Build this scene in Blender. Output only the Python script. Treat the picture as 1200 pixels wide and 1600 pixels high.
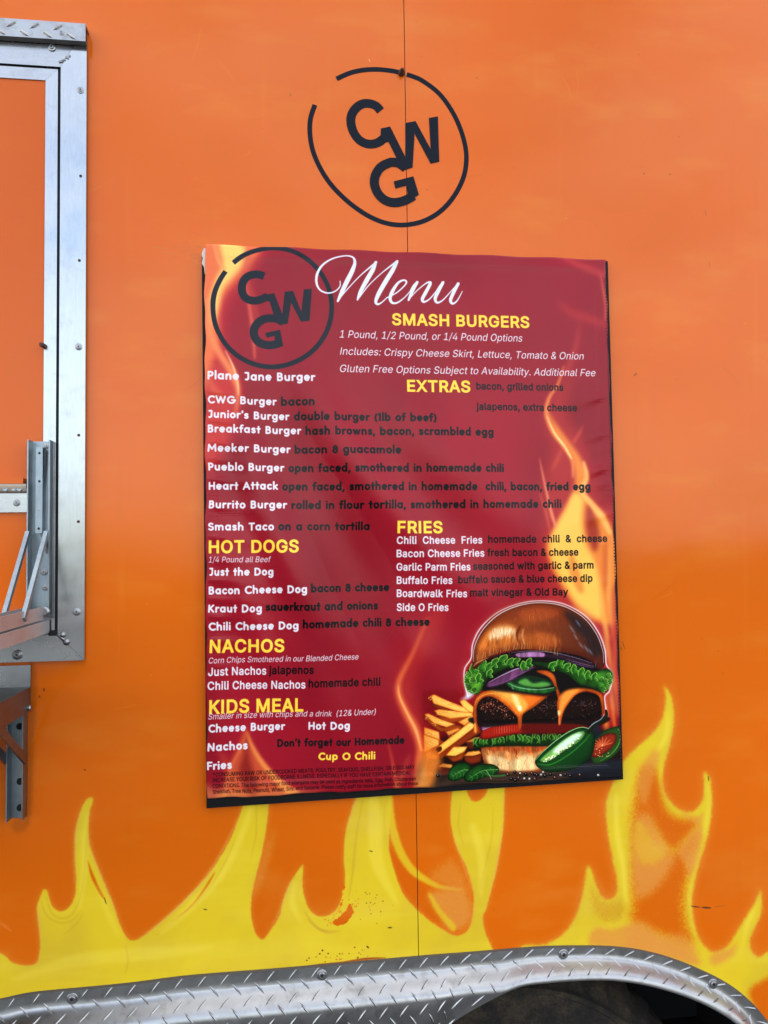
import bpy, bmesh, math, random
import numpy as np
from mathutils import Vector, Matrix

# ------------------------------------------------------------------ clear
for o in list(bpy.data.objects):
    bpy.data.objects.remove(o)
SC = bpy.context.scene
COL = SC.collection
random.seed(7)
RNG = np.random.default_rng(11)

# ------------------------------------------------------------------ camera
# the trailer wall is the plane y = 0, x runs along it, z is height above ground
CAMH, DIST, FOC = 1.50, 1.20, 1200.0
YAW, PITCH, ROLL = 0.1278352, 0.0455678, -0.0138288
_f = Vector((math.sin(YAW) * math.cos(PITCH), math.cos(YAW) * math.cos(PITCH), math.sin(PITCH)))
_r0 = Vector((math.cos(YAW), -math.sin(YAW), 0))
_u0 = _r0.cross(_f)
_r = _r0 * math.cos(ROLL) + _u0 * math.sin(ROLL)
_u = -_r0 * math.sin(ROLL) + _u0 * math.cos(ROLL)
cam_d = bpy.data.cameras.new('camera')
cam = bpy.data.objects.new('camera', cam_d)
COL.objects.link(cam)
cam_d.sensor_fit = 'VERTICAL'
cam_d.sensor_height = 36.0
cam_d.sensor_width = 27.0
cam_d.lens = FOC / 1600 * 36
cam_d.clip_start = 0.02
cam_d.clip_end = 500
M = Matrix((( _r.x, _u.x, -_f.x, 0), (_r.y, _u.y, -_f.y, -DIST), (_r.z, _u.z, -_f.z, CAMH), (0, 0, 0, 1)))
cam.matrix_world = M
SC.camera = cam

# ------------------------------------------------------------------ world and sun
SUN_EL, SUN_AZ = math.radians(38), math.radians(20)     # the sun stands behind the trailer
w = bpy.data.worlds.new('World')
SC.world = w
w.use_nodes = True
nt = w.node_tree
nt.nodes.clear()
sky = nt.nodes.new('ShaderNodeTexSky')
sky.sky_type = 'NISHITA'
sky.sun_disc = False
sky.sun_elevation = SUN_EL
sky.sun_rotation = SUN_AZ
sky.air_density = 1.0
sky.dust_density = 2.2
bg = nt.nodes.new('ShaderNodeBackground')
bg.inputs['Strength'].default_value = 0.12
wo = nt.nodes.new('ShaderNodeOutputWorld')
# thin broken cloud over the whole sky
tc = nt.nodes.new('ShaderNodeTexCoord')
cm = nt.nodes.new('ShaderNodeMapping'); cm.inputs['Scale'].default_value = (1.0, 1.0, 2.6)
cn = nt.nodes.new('ShaderNodeTexNoise'); cn.inputs['Scale'].default_value = 2.3
cn.inputs['Detail'].default_value = 6; cn.inputs['Roughness'].default_value = 0.55
cr = nt.nodes.new('ShaderNodeValToRGB')
cr.color_ramp.elements[0].position = 0.36; cr.color_ramp.elements[1].position = 0.60
cx = nt.nodes.new('ShaderNodeMixRGB'); cx.inputs['Color2'].default_value = (6.4, 6.3, 6.2, 1)
mm = nt.nodes.new('ShaderNodeMath'); mm.operation = 'MULTIPLY'; mm.inputs[1].default_value = 0.85
nt.links.new(tc.outputs['Generated'], cm.inputs['Vector'])
nt.links.new(cm.outputs[0], cn.inputs['Vector'])
nt.links.new(cn.outputs[0], cr.inputs[0])
nt.links.new(cr.outputs[0], mm.inputs[0])
nt.links.new(mm.outputs[0], cx.inputs['Fac'])
nt.links.new(sky.outputs[0], cx.inputs['Color1'])
nt.links.new(cx.outputs[0], bg.inputs['Color'])
nt.links.new(bg.outputs[0], wo.inputs['Surface'])

sd = bpy.data.lights.new('sun', 'SUN')
sd.energy = 3.0
sd.angle = math.radians(0.5)
sd.color = (1.0, 0.95, 0.88)
so = bpy.data.objects.new('sun', sd)
COL.objects.link(so)
to_sun = Vector((math.sin(SUN_AZ) * math.cos(SUN_EL), math.cos(SUN_AZ) * math.cos(SUN_EL), math.sin(SUN_EL)))
so.rotation_euler = to_sun.to_track_quat('Z', 'Y').to_euler()
so.location = to_sun * 20

SC.view_settings.view_transform = 'Standard'
SC.view_settings.look = 'None'
SC.view_settings.gamma = 1.0
SC.view_settings.use_curve_mapping = False
SC.view_settings.exposure = 2.1
SC.render.engine = 'CYCLES'

# ------------------------------------------------------------------ measuring
def at(px, py, y=0.0):
    """point of the plane at depth y seen at photograph pixel (px, py)"""
    d = _f * FOC + _r * (px - 600) + _u * (800 - py)
    t = (y + DIST) / d.y
    return Vector((d.x * t, y, CAMH + d.z * t))

_F = np.array(_f); _R = np.array(_r); _U = np.array(_u)
def at_np(P, y=0.0):
    P = np.asarray(P, float)
    d = _F[None] * FOC + _R[None] * (P[:, :1] - 600) + _U[None] * (800 - P[:, 1:2])
    t = (y + DIST) / d[:, 1]
    return np.stack([d[:, 0] * t, CAMH + d[:, 2] * t], 1)      # x, z

# ------------------------------------------------------------------ print shop: a small scan-line painter
def srgb(h):
    return np.array(h, np.float32) / 255.0

def lin(c):
    c = np.asarray(c, float) / 255.0
    return tuple(np.where(c <= 0.04045, c / 12.92, ((c + 0.055) / 1.055) ** 2.4)) + (1.0,)

def raster(contours, W, H, ss=4, pad=3):
    """coverage of closed contours (signed area sum) -> mask, x0, y0"""
    A = []
    for c in contours:
        c = np.asarray(c, float)
        A.append(np.concatenate([c, np.roll(c, -1, 0)], 1))
    E = np.concatenate(A)
    x0 = int(max(0, math.floor(min(E[:, 0].min(), E[:, 2].min())) - pad))
    x1 = int(min(W, math.ceil(max(E[:, 0].max(), E[:, 2].max())) + pad + 1))
    y0 = int(max(0, math.floor(E[:, 1].min()) - pad))
    y1 = int(min(H, math.ceil(E[:, 1].max()) + pad + 1))
    if x1 <= x0 or y1 <= y0:
        return None, 0, 0
    w_, h_ = x1 - x0, (y1 - y0) * ss
    ya = (E[:, 1] - y0) * ss - 0.5
    yb = (E[:, 3] - y0) * ss - 0.5
    sg = np.where(yb > ya, 1.0, -1.0)
    lo = np.clip(np.ceil(np.minimum(ya, yb)), 0, h_).astype(int)
    hi = np.clip(np.ceil(np.maximum(ya, yb)), 0, h_).astype(int)
    n = hi - lo
    k = n > 0
    if not k.any():
        return None, 0, 0
    E, ya, yb, sg, lo, n = E[k], ya[k], yb[k], sg[k], lo[k], n[k]
    idx = np.repeat(np.arange(len(n)), n)
    off = np.arange(n.sum()) - np.repeat(np.cumsum(n) - n, n)
    row = lo[idx] + off
    t = (row - ya[idx]) / (yb[idx] - ya[idx])
    x = np.clip(E[idx, 0] + (E[idx, 2] - E[idx, 0]) * t - x0, 0, w_ - 1e-3)
    i = x.astype(int)
    fr = x - i
    s = sg[idx]
    D = np.bincount(row * (w_ + 1) + i, s * (1 - fr), h_ * (w_ + 1)) + \
        np.bincount(row * (w_ + 1) + i + 1, s * fr, h_ * (w_ + 1) )[:h_ * (w_ + 1)]
    m = np.clip(np.abs(np.cumsum(D.reshape(h_, w_ + 1), 1)[:, :w_]), 0, 1)
    return m.reshape(y1 - y0, ss, w_).mean(1).astype(np.float32), x0, y0

def blur(a, r):
    r = int(round(r))
    if r < 1:
        return a
    for _ in range(2):
        for ax in (0, 1):
            p = [(0, 0)] * a.ndim
            p[ax] = (r + 1, r)
            c = np.cumsum(np.pad(a, p, mode='edge'), axis=ax, dtype=np.float64)
            n = a.shape[ax]
            a = ((np.take(c, range(2 * r + 1, 2 * r + 1 + n), ax) - np.take(c, range(0, n), ax)) / (2 * r + 1)).astype(np.float32)
    return a

def noise(h, w_, sx, sy, rng=RNG, oct=1):
    """smooth value noise, cell size sx by sy pixels, about 0..1"""
    out = np.zeros((h, w_), np.float32); amp, tot = 1.0, 0.0
    for o in range(oct):
        gx, gy = max(2, int(w_ / sx) + 3), max(2, int(h / sy) + 3)
        g = rng.random((gy, gx)).astype(np.float32)
        X = np.arange(w_) / sx + 0.37; Y = np.arange(h) / sy + 0.21
        X = np.clip(X, 0, gx - 1.001); Y = np.clip(Y, 0, gy - 1.001)
        xi, yi = X.astype(int), Y.astype(int)
        fx, fy = X - xi, Y - yi
        fx = fx * fx * (3 - 2 * fx); fy = fy * fy * (3 - 2 * fy)
        xi1, yi1 = np.minimum(xi + 1, gx - 1), np.minimum(yi + 1, gy - 1)
        top = g[yi][:, xi] * (1 - fx) + g[yi][:, xi1] * fx
        bot = g[yi1][:, xi] * (1 - fx) + g[yi1][:, xi1] * fx
        out += amp * (top * (1 - fy)[:, None] + bot * fy[:, None])
        tot += amp; amp *= 0.5; sx = max(1.0, sx / 2); sy = max(1.0, sy / 2)
    return out / tot

def smooth(pts, n=6, closed=True):
    P = np.asarray(pts, float)
    N = len(P)
    out = []
    rng_ = range(N) if closed else range(N - 1)
    for i in rng_:
        if closed:
            a, b, c, d = P[(i - 1) % N], P[i], P[(i + 1) % N], P[(i + 2) % N]
        else:
            a, b, c, d = P[max(i - 1, 0)], P[i], P[i + 1], P[min(i + 2, N - 1)]
        for k in range(n):
            t = k / n
            out.append(0.5 * (2 * b + (c - a) * t + (2 * a - 5 * b + 4 * c - d) * t * t + (3 * b - a - 3 * c + d) * t ** 3))
    if not closed:
        out.append(P[-1])
    return np.array(out)

def brush(pts, wid):
    """outline pieces of a stroke: pts (N,2), wid scalar or (N,) -> list of same-signed contours"""
    P = np.asarray(pts, float)
    r = np.broadcast_to(np.asarray(wid, float) / 2, (len(P),))
    out = []
    ang = np.linspace(0, 2 * math.pi, 12, endpoint=False)
    circ = np.stack([np.cos(ang), np.sin(ang)], 1)
    for i in range(len(P)):
        out.append(P[i] + circ * r[i])
    for i in range(len(P) - 1):
        d = P[i + 1] - P[i]
        L = np.hypot(*d)
        if L < 1e-6:
            continue
        n = np.array([-d[1], d[0]]) / L
        out.append(np.array([P[i] - n * r[i], P[i + 1] - n * r[i + 1], P[i + 1] + n * r[i + 1], P[i] + n * r[i]]))
    return out

class Sheet:
    """a rectangular print on the wall side; res = pixels per metre"""
    def __init__(s, X0, X1, Z0, Z1, res, y, base):
        s.X0, s.X1, s.Z0, s.Z1, s.res, s.y = X0, X1, Z0, Z1, res, y
        s.W, s.H = int((X1 - X0) * res), int((Z1 - Z0) * res)
        s.img = np.empty((s.H, s.W, 3), np.float32)
        s.img[:] = srgb(base)
        s.k = res * 0.001                     # pixels per millimetre (about one photo pixel)
    def T(s, pts):
        q = at_np(pts, s.y)
        return np.stack([(q[:, 0] - s.X0) * s.res, (s.Z1 - q[:, 1]) * s.res], 1)
    def comp(s, m, x0, y0, col, alpha=1.0):
        if m is None:
            return
        h, w_ = m.shape
        a = (m * alpha)[..., None]
        reg = s.img[y0:y0 + h, x0:x0 + w_]
        s.img[y0:y0 + h, x0:x0 + w_] = reg * (1 - a) + a * col
    def mask(s, pts, soft=0.0, grow=0):
        r = soft * s.k
        m, x0, y0 = raster([s.T(pts)], s.W, s.H, 4, pad=int(3 * r) + 3 + grow)
        if m is not None and r >= 1:
            m = blur(m, r)
        return m, x0, y0
    def poly(s, pts, col, soft=0.0, alpha=1.0, sm=True, edge=None, er=4, grad=None, streak=None, grain=None, n=6):
        """fill: edge = rim colour fading over er mm, grad = (angle, colour at far end), streak = (angle, cell, amount)"""
        P = smooth(pts, n) if sm else pts
        m, x0, y0 = s.mask(P, soft)
        if m is None:
            return
        h, w_ = m.shape
        c = np.empty((h, w_, 3), np.float32); c[:] = srgb(col)
        yy, xx = np.mgrid[0:h, 0:w_].astype(np.float32)
        if grad:
            a = math.radians(grad[0])
            t = xx * math.cos(a) - yy * math.sin(a)
            t = np.clip((t - t.min()) / (np.ptp(t) + 1e-6), 0, 1)[..., None]
            c = c * (1 - t) + srgb(grad[1]) * t
        if edge is not None:
            b = blur(m, er * s.k)
            t = np.clip((1.0 - b) * 2.0, 0, 1)[..., None]
            c = c * (1 - t) + srgb(edge) * t
        if streak:
            a, cell, amt = math.radians(streak[0]), streak[1] * s.k, streak[2]
            u = xx * math.cos(a) - yy * math.sin(a); v = xx * math.sin(a) + yy * math.cos(a)
            g = noise(64, 512, 2.0, 8, oct=2)
            q = g[(np.abs(u / (cell * 9)).astype(int)) % 64, (np.abs(v / cell * 2 + 1.5 * np.sin(u / (cell * 7))).astype(int)) % 512]
            q = blur(q, 1)
            c = c * (1 + amt * (q - 0.5) * 2)[..., None]
        if grain:
            c = c * (1 + grain * (RNG.random((h, w_)).astype(np.float32) - 0.5) * 2)[..., None]
        s.comp(m, x0, y0, np.clip(c, 0, 1), alpha)
    def line(s, pts, wid, col, soft=0.0, alpha=1.0, sm=True):
        P = smooth(pts, 6, False) if sm else np.asarray(pts, float)
        T = s.T(P)
        wd = np.asarray(wid, float)
        if wd.ndim:
            wd = np.interp(np.linspace(0, 1, len(T)), np.linspace(0, 1, len(wd)), wd)
        r = soft * s.k
        m, x0, y0 = raster(brush(T, wd * s.k), s.W, s.H, 4, pad=int(3 * r) + 3)
        if m is not None and r >= 1:
            m = blur(m, r)
        s.comp(m, x0, y0, srgb(col), alpha)
    def image(s, name):
        im = bpy.data.images.new(name, s.W, s.H)
        px = np.ones((s.H, s.W, 4), np.float32)
        px[..., :3] = np.clip(s.img[::-1], 0, 1)
        im.pixels.foreach_set(px.ravel())
        im.update(); im.pack()
        return im

# ------------------------------------------------------------------ lettering
# grotesque alphabet: advance | closed outlines, cap height 400
SANS = {
 ' ': "148|",
 '&': "352|155,-5 118,-2 87,9 61,26 42,49 31,75 27,105 29,129 37,149 50,167 67,184 87,201 110,219 170,264 186,277 200,295 204,306 206,318 203,336 193,350 178,359 158,362 144,361 132,356 122,349 114,339 109,327 108,314 109,299 114,286 122,272 133,257 145,241 160,223 344,0 286,0 135,182 114,208 95,230 80,251 69,270 62,291 59,313 62,338 71,360 86,378 106,392 130,401 157,404 185,401 209,392 228,379 243,361 252,341 254,318 253,300 248,284 240,269 229,255 201,230 121,171 100,153 86,137 79,121 76,103 79,85 86,69 97,55 113,45 131,39 152,37 175,39 197,47 218,59 237,75 252,95 264,119 272,146 274,176 321,176 318,141 312,113 302,90 292,73 281,59 271,49 262,37 240,18 213,5 184,-3",
 '(': "215|70,162 72,207 79,254 90,302 103,347 120,388 139,424 186,424 166,381 150,337 137,291 127,246 121,203 119,162 121,126 126,90 135,52 148,13 165,-30 186,-75 139,-75 109,-17 88,43 74,103",
 ')': "215|29,-75 51,-29 68,14 80,54 89,91 94,127 96,162 94,203 88,246 78,291 65,337 48,381 29,424 76,424 95,388 111,347 125,302 136,254 142,207 145,162 140,102 127,42 105,-18 76,-75",
 '*': "356|158,175 162,260 90,214 70,248 146,287 70,326 90,361 162,315 158,400 197,400 194,315 265,361 285,326 209,287 285,248 265,214 194,260 197,175",
 ',': "148|30,-94 53,56 108,56 66,-94",
 '.': "148|75,-3 61,-1 50,7 42,19 39,32 42,46 50,58 61,66 75,68 89,66 100,58 108,46 111,32 108,19 100,7 89,-1",
 '/': "196|185,419 56,-60 11,-60 140,419",
 '0': "356|178,-5 137,1 102,19 74,49 54,89 42,140 38,200 42,260 54,310 75,351 103,381 137,399 178,405 219,399 254,381 282,351 302,310 314,260 319,200 315,140 302,89 282,49 254,19 220,1;178,39 205,44 228,58 246,81 260,113 268,153 270,200 268,247 260,287 246,319 228,342 205,357 178,361 151,357 128,342 110,319 97,287 89,247 86,200 89,153 97,113 110,81 128,58 151,44",
 '1': "356|60,0 60,43 307,43 307,0;217,400 217,0 167,0 167,352 165,352 68,281 68,336 156,400",
 '2': "356|50,0 50,37 184,180 205,202 222,222 235,240 244,257 250,274 252,292 249,312 242,329 230,343 215,353 196,359 176,361 154,359 135,352 120,340 109,325 102,306 100,285 52,285 56,318 68,348 87,372 112,390 143,402 177,405 211,402 241,390 265,373 284,350 296,323 300,293 298,271 292,250 281,228 264,203 241,175 210,141 120,48 120,45 306,45 306,0",
 '3': "356|171,-5 136,-2 104,8 77,24 55,45 41,72 34,104 86,104 90,84 99,68 113,56 130,47 150,41 172,39 195,41 216,48 234,58 247,73 256,92 259,114 256,135 248,154 235,171 216,184 190,192 158,195 123,195 123,235 226,352 226,355 55,355 55,400 293,400 293,362 166,219 166,227 207,227 242,217 271,199 292,175 305,146 309,114 305,81 291,52 270,28 243,10 209,-2",
 '4': "356|31,83 31,125 194,400 244,400 85,130 85,128 325,128 325,83;221,0 221,95 221,115 221,250 270,250 270,0",
 '5': "356|174,-5 140,-2 110,9 85,25 65,47 52,73 47,103 96,103 100,85 108,70 121,57 136,47 154,41 174,39 197,42 217,51 234,64 247,82 255,103 258,128 255,152 247,174 233,192 216,206 195,215 171,218 151,216 132,211 114,203 101,193 53,199 75,400 288,400 288,355 118,355 105,237 107,237 122,247 140,255 159,261 180,262 207,260 231,252 253,240 271,224 286,205 298,182 305,156 307,128 303,92 290,59 270,32 243,12 210,-1",
 '6': "356|178,-5 143,-1 112,12 86,32 66,59 54,91 50,127 53,157 63,188 80,224 108,268 198,400 253,400 119,205 114,205 121,216 130,226 141,235 154,241 169,246 185,247 219,243 248,232 272,213 291,189 302,158 306,123 302,88 289,57 269,31 244,11 213,-1;178,38 200,41 219,49 235,62 247,80 255,100 257,123 255,147 247,168 235,185 219,198 200,206 178,209 156,206 137,198 121,185 108,168 101,148 98,125 101,101 108,80 121,62 137,49 156,41",
 '7': "356|76,0 254,352 254,355 49,355 49,400 307,400 307,353 130,0",
 '8': "356|178,-5 140,-2 107,9 79,26 58,49 45,76 41,106 43,131 51,153 63,173 79,190 99,201 120,208 120,210 93,222 73,242 60,269 55,299 59,328 71,354 90,375 115,392 144,402 178,405 211,402 241,392 265,375 284,354 296,328 300,299 296,269 283,242 262,222 236,210 236,208 257,201 276,190 292,173 305,153 313,131 315,106 311,76 298,49 277,26 249,9 216,-2;178,39 203,41 224,47 241,58 254,72 262,89 265,109 262,130 253,148 240,164 222,175 201,183 178,185 154,183 133,175 115,164 102,148 94,130 91,109 93,89 101,72 114,58 132,47 153,41;178,228 198,230 216,236 230,246 241,260 249,276 251,295 249,314 242,330 231,344 216,353 198,360 178,362 157,360 139,353 125,344 114,330 107,314 104,295 107,276 114,260 125,246 140,236 158,230",
 '9': "356|178,405 213,401 244,388 270,368 289,341 302,309 306,273 303,243 293,212 275,176 248,132 158,0 103,0 237,195 242,195 235,184 226,174 215,165 202,159 187,154 171,153 137,157 108,168 84,187 65,211 54,242 50,277 54,312 67,343 86,369 112,389 143,401;178,362 156,359 137,351 121,338 109,320 101,300 99,277 101,253 109,232 121,215 137,202 156,194 178,191 200,194 219,202 235,215 247,232 255,252 257,275 255,299 247,320 235,338 219,351 200,359",
 ':': "148|75,-3 61,-1 50,7 42,19 39,32 42,46 50,58 61,66 75,68 89,66 100,58 108,46 111,32 108,19 100,7 89,-1;75,213 61,216 50,223 42,235 39,249 42,262 50,274 61,282 75,285 89,282 100,274 108,262 111,249 108,235 100,223 89,216",
 'A': "377|13,0 158,400 217,400 364,0 311,0 226,238 217,263 208,293 196,330 183,376 193,376 179,329 167,292 158,262 150,238 67,0;86,112 86,156 291,156 291,112",
 'B': "359|47,0 47,400 190,400 228,396 259,386 282,369 299,348 310,322 313,294 311,271 304,252 294,237 280,225 265,216 248,210 248,206 267,202 286,193 303,179 316,160 326,136 329,107 325,78 315,52 297,31 271,14 237,4 194,0;98,45 192,45 233,49 259,63 274,83 279,107 277,127 269,145 257,160 240,171 220,179 195,181 98,181;98,224 187,224 208,227 227,233 242,243 254,257 262,273 264,293 260,317 246,337 222,351 189,355 98,355",
 'C': "401|210,-5 161,1 118,20 82,50 55,91 37,141 32,200 37,259 55,309 82,350 118,380 161,399 210,405 240,403 268,397 293,386 316,370 336,352 352,329 364,303 372,274 321,274 315,293 306,310 295,325 281,337 265,346 248,353 229,357 210,358 175,354 144,340 118,317 98,286 86,247 81,200 86,153 98,114 118,83 145,60 176,46 210,42 229,43 248,47 265,54 281,63 295,75 306,90 315,107 321,126 372,126 364,97 352,71 336,49 316,30 293,15 268,4 240,-3",
 'D': "395|172,0 75,0 75,45 169,45 214,49 250,63 278,86 298,117 310,156 314,201 310,246 298,283 279,314 251,337 216,351 174,355 73,355 73,400 177,400 231,394 277,376 314,347 341,308 357,258 363,201 357,143 341,93 313,54 276,24 228,6;98,400 98,0 47,0 47,400",
 'E': "329|47,0 47,400 293,400 293,355 98,355 98,225 279,225 279,180 98,180 98,45 295,45 295,0",
 'F': "322|47,0 47,400 290,400 290,355 98,355 98,219 272,219 272,174 98,174 98,0",
 'G': "409|211,-5 161,1 117,20 81,50 54,91 37,141 32,200 37,259 54,309 81,350 117,380 160,399 208,405 239,403 268,396 294,385 317,369 337,350 353,327 365,302 373,274 321,274 314,293 304,309 293,323 280,336 265,346 248,353 229,357 209,358 175,354 144,340 118,317 98,286 86,247 81,200 86,153 98,114 119,83 145,60 176,46 211,42 243,45 271,56 294,73 312,97 323,126 326,159 341,157 222,157 222,201 376,201 376,157 371,111 354,71 329,39 296,15 256,0",
 'H': "406|47,0 47,400 98,400 98,227 308,227 308,400 359,400 359,0 308,0 308,182 98,182 98,0",
 'I': "148|46,0 46,400 96,400 96,0",
 'J': "312|146,-5 98,2 59,26 34,63 26,114 26,136 77,136 77,114 81,82 96,58 117,44 146,39 173,44 195,58 209,82 214,114 214,400 264,400 264,114 256,63 231,26 193,2",
 'K': "367|82,114 82,170 109,205 137,239 166,271 286,400 352,400 182,217 179,217;47,0 47,400 98,400 98,263 97,177 98,152 98,0;293,0 148,204 179,243 353,0",
 'L': "309|47,0 47,400 98,400 98,45 284,45 284,0",
 'M': "494|47,0 47,400 119,400 218,147 226,125 235,96 245,66 253,38 242,38 250,65 259,95 269,124 277,147 374,400 446,400 446,0 397,0 397,229 397,257 397,290 398,325 399,359 403,359 391,322 379,285 368,253 363,240 358,229 269,0 225,0 134,229 130,239 125,252 114,284 101,321 88,359 93,359 94,327 95,292 96,258 96,229 96,0",
 'N': "412|47,0 47,400 107,400 270,144 277,133 285,119 305,84 325,43 318,42 315,85 314,124 314,140 314,153 314,400 364,400 364,0 304,0 159,228 139,260 129,278 116,300 102,325 85,355 94,357 96,302 97,278 98,258 98,241 98,229 98,0",
 'O': "419|210,-5 161,1 118,20 82,50 55,91 37,141 32,200 37,259 55,309 82,350 118,380 161,399 210,405 259,399 302,380 337,350 365,309 382,259 388,200 382,141 365,91 337,50 302,20 259,1;210,42 244,46 275,60 301,82 321,113 334,153 338,200 334,247 321,287 301,318 275,340 244,354 210,358 176,354 145,340 119,318 99,286 86,247 81,200 86,153 99,113 119,82 145,60 176,46",
 'P': "350|47,0 47,400 185,400 227,396 261,383 288,363 306,338 318,307 321,273 318,239 306,209 288,183 261,163 227,150 185,146 86,146 86,191 183,191 211,193 234,201 250,214 262,231 269,251 271,273 269,296 262,316 250,332 233,345 211,353 183,355 98,355 98,0",
 'Q': "419|193,125 246,125 290,67 302,51 368,-38 315,-38 272,21 260,36;210,-5 161,1 118,20 82,50 55,91 37,141 32,200 37,259 55,309 82,350 118,380 161,399 210,405 259,399 302,380 337,350 365,309 382,259 388,200 382,141 365,91 337,50 302,20 259,1;210,42 244,46 275,60 301,82 321,113 334,153 338,200 334,247 321,287 301,318 275,340 244,354 210,358 176,354 145,340 119,318 99,286 86,247 81,200 86,153 99,113 119,82 145,60 176,46",
 'R': "353|47,0 47,400 186,400 228,396 262,384 288,365 307,341 318,311 322,277 318,243 307,213 288,189 262,171 228,159 186,155 76,155 76,201 184,201 212,203 234,210 251,221 262,236 269,255 271,277 269,299 262,318 251,334 234,346 212,353 183,355 98,355 98,0;278,0 181,180 238,180 336,0",
 'S': "351|176,-7 135,-3 100,7 72,24 50,47 36,75 30,107 82,107 87,86 97,69 112,56 131,46 153,41 176,39 202,41 225,47 244,58 259,72 269,90 272,110 269,127 261,141 249,152 233,161 214,168 192,175 144,188 100,205 68,227 48,257 41,293 45,325 59,352 80,375 108,391 141,402 179,405 216,402 249,391 276,375 297,353 310,327 315,297 265,297 257,324 238,344 210,356 177,361 153,358 132,352 114,342 101,329 93,313 90,295 94,277 103,262 117,251 133,242 167,231 208,220 245,207 264,198 282,187 298,173 310,155 318,134 321,109 317,78 304,50 283,26 254,8 218,-3",
 'T': "353|25,355 25,400 328,400 328,355 202,355 202,0 151,0 151,355",
 'U': "407|203,-6 159,-2 121,12 90,34 67,63 52,97 47,136 47,400 98,400 98,140 101,113 111,89 126,69 147,53 173,44 203,41 234,44 260,53 281,69 296,89 306,113 309,140 309,400 359,400 359,136 355,97 340,63 317,34 286,12 248,-2",
 'V': "377|160,0 13,400 66,400 151,162 159,139 169,108 181,70 195,24 184,24 198,71 210,109 220,139 228,162 310,400 364,400 219,0",
 'W': "540|122,0 13,400 65,400 128,154 138,114 147,74 155,31 149,31 157,74 166,114 176,154 241,400 299,400 363,154 373,114 382,74 391,31 384,31 392,74 401,114 411,154 474,400 526,400 417,0 358,0 289,254 276,308 270,339 264,373 275,373 269,340 263,310 250,254 181,0",
 'X': "373|14,0 171,224 171,186 23,400 82,400 140,315 151,298 160,284 176,259 191,230 183,230 198,258 214,284 223,298 235,315 294,400 351,400 203,188 203,226 358,0 300,0 230,102 220,117 211,130 196,154 181,182 192,182 177,154 162,130 153,117 143,102 72,0",
 'Y': "371|160,0 160,164 13,400 72,400 151,271 175,230 185,208 196,181 176,181 187,208 197,230 220,271 300,400 358,400 211,164 211,0",
 'Z': "345|33,0 33,37 215,303 241,339 268,374 274,357 224,356 175,355 32,355 32,400 312,400 312,363 133,101 105,63 77,26 71,43 120,44 168,45 314,45 314,0",
 'a': "306|126,-7 99,-4 74,4 53,17 37,35 27,58 24,85 26,108 34,127 46,141 61,152 79,160 99,166 140,173 164,176 184,178 198,181 209,185 215,191 217,200 217,202 215,219 210,233 201,245 189,253 173,258 154,260 134,258 117,253 103,246 92,237 84,226 79,215 32,229 45,253 62,272 82,286 105,295 128,301 152,302 169,301 188,298 207,293 225,283 241,270 253,252 262,228 265,198 265,0 217,0 217,41 214,41 208,30 198,19 185,9 169,1 149,-5;134,36 159,38 179,46 195,58 207,73 214,90 217,108 217,149 212,146 204,143 182,138 157,135 138,132 106,125 92,118 81,110 74,98 72,82 74,68 80,57 90,48 102,41 117,37",
 'b': "334|180,-6 156,-4 136,3 120,13 108,25 100,36 93,46 88,46 88,0 41,0 41,400 89,400 89,251 93,251 99,261 108,272 119,283 135,293 155,300 180,302 215,298 246,283 272,261 291,230 303,192 307,148 303,104 291,66 272,36 246,13 216,-2;173,37 199,40 220,52 236,69 248,92 256,119 258,149 256,179 248,205 237,228 220,245 199,256 173,259 148,256 127,245 110,229 98,207 91,180 89,149 91,118 98,90 110,68 127,51 148,40",
 'c': "311|163,-6 125,-2 92,13 65,36 44,67 31,104 27,147 31,191 44,229 65,260 92,283 125,297 163,302 184,301 204,297 223,289 240,280 255,268 267,253 277,236 284,218 238,206 228,227 212,244 190,255 177,258 163,259 136,255 114,244 97,226 85,203 78,176 76,147 78,119 85,92 97,70 114,52 136,40 163,37 178,38 191,41 213,52 229,70 239,92 285,81 278,61 268,44 256,29 241,17 224,7 205,-1 185,-5",
 'd': "334|154,-6 118,-2 88,13 62,36 43,66 31,104 27,148 31,192 43,230 62,261 88,283 119,298 154,302 179,300 199,293 214,283 226,272 235,261 241,251 244,251 244,400 292,400 292,0 246,0 246,46 241,46 235,36 226,25 214,13 198,3 179,-4;161,37 186,40 207,51 223,68 235,90 243,118 245,149 243,180 236,207 224,229 207,245 186,256 161,259 135,256 114,245 97,228 85,205 78,179 76,149 78,119 85,92 97,69 114,52 135,40",
 'e': "318|167,-6 126,-2 92,13 64,36 44,67 31,104 27,147 31,190 43,228 64,259 90,283 123,297 161,302 185,300 209,294 231,283 251,268 268,248 281,222 289,190 292,152 292,133 59,133 59,174 266,174 243,159 241,187 234,211 222,231 206,247 186,256 161,260 136,256 115,246 98,231 86,212 78,190 75,166 75,140 78,109 87,83 101,63 119,48 141,39 167,36 184,38 199,41 213,48 224,57 234,69 240,83 287,71 278,50 263,31 245,15 222,3 196,-4",
 'f': "199|179,298 179,257 5,257 5,298;63,0 63,339 66,363 75,382 89,397 106,408 126,414 147,417 162,416 175,414 184,412 191,410 179,368 169,371 153,373 134,370 121,362 114,348 111,329 111,0",
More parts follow.
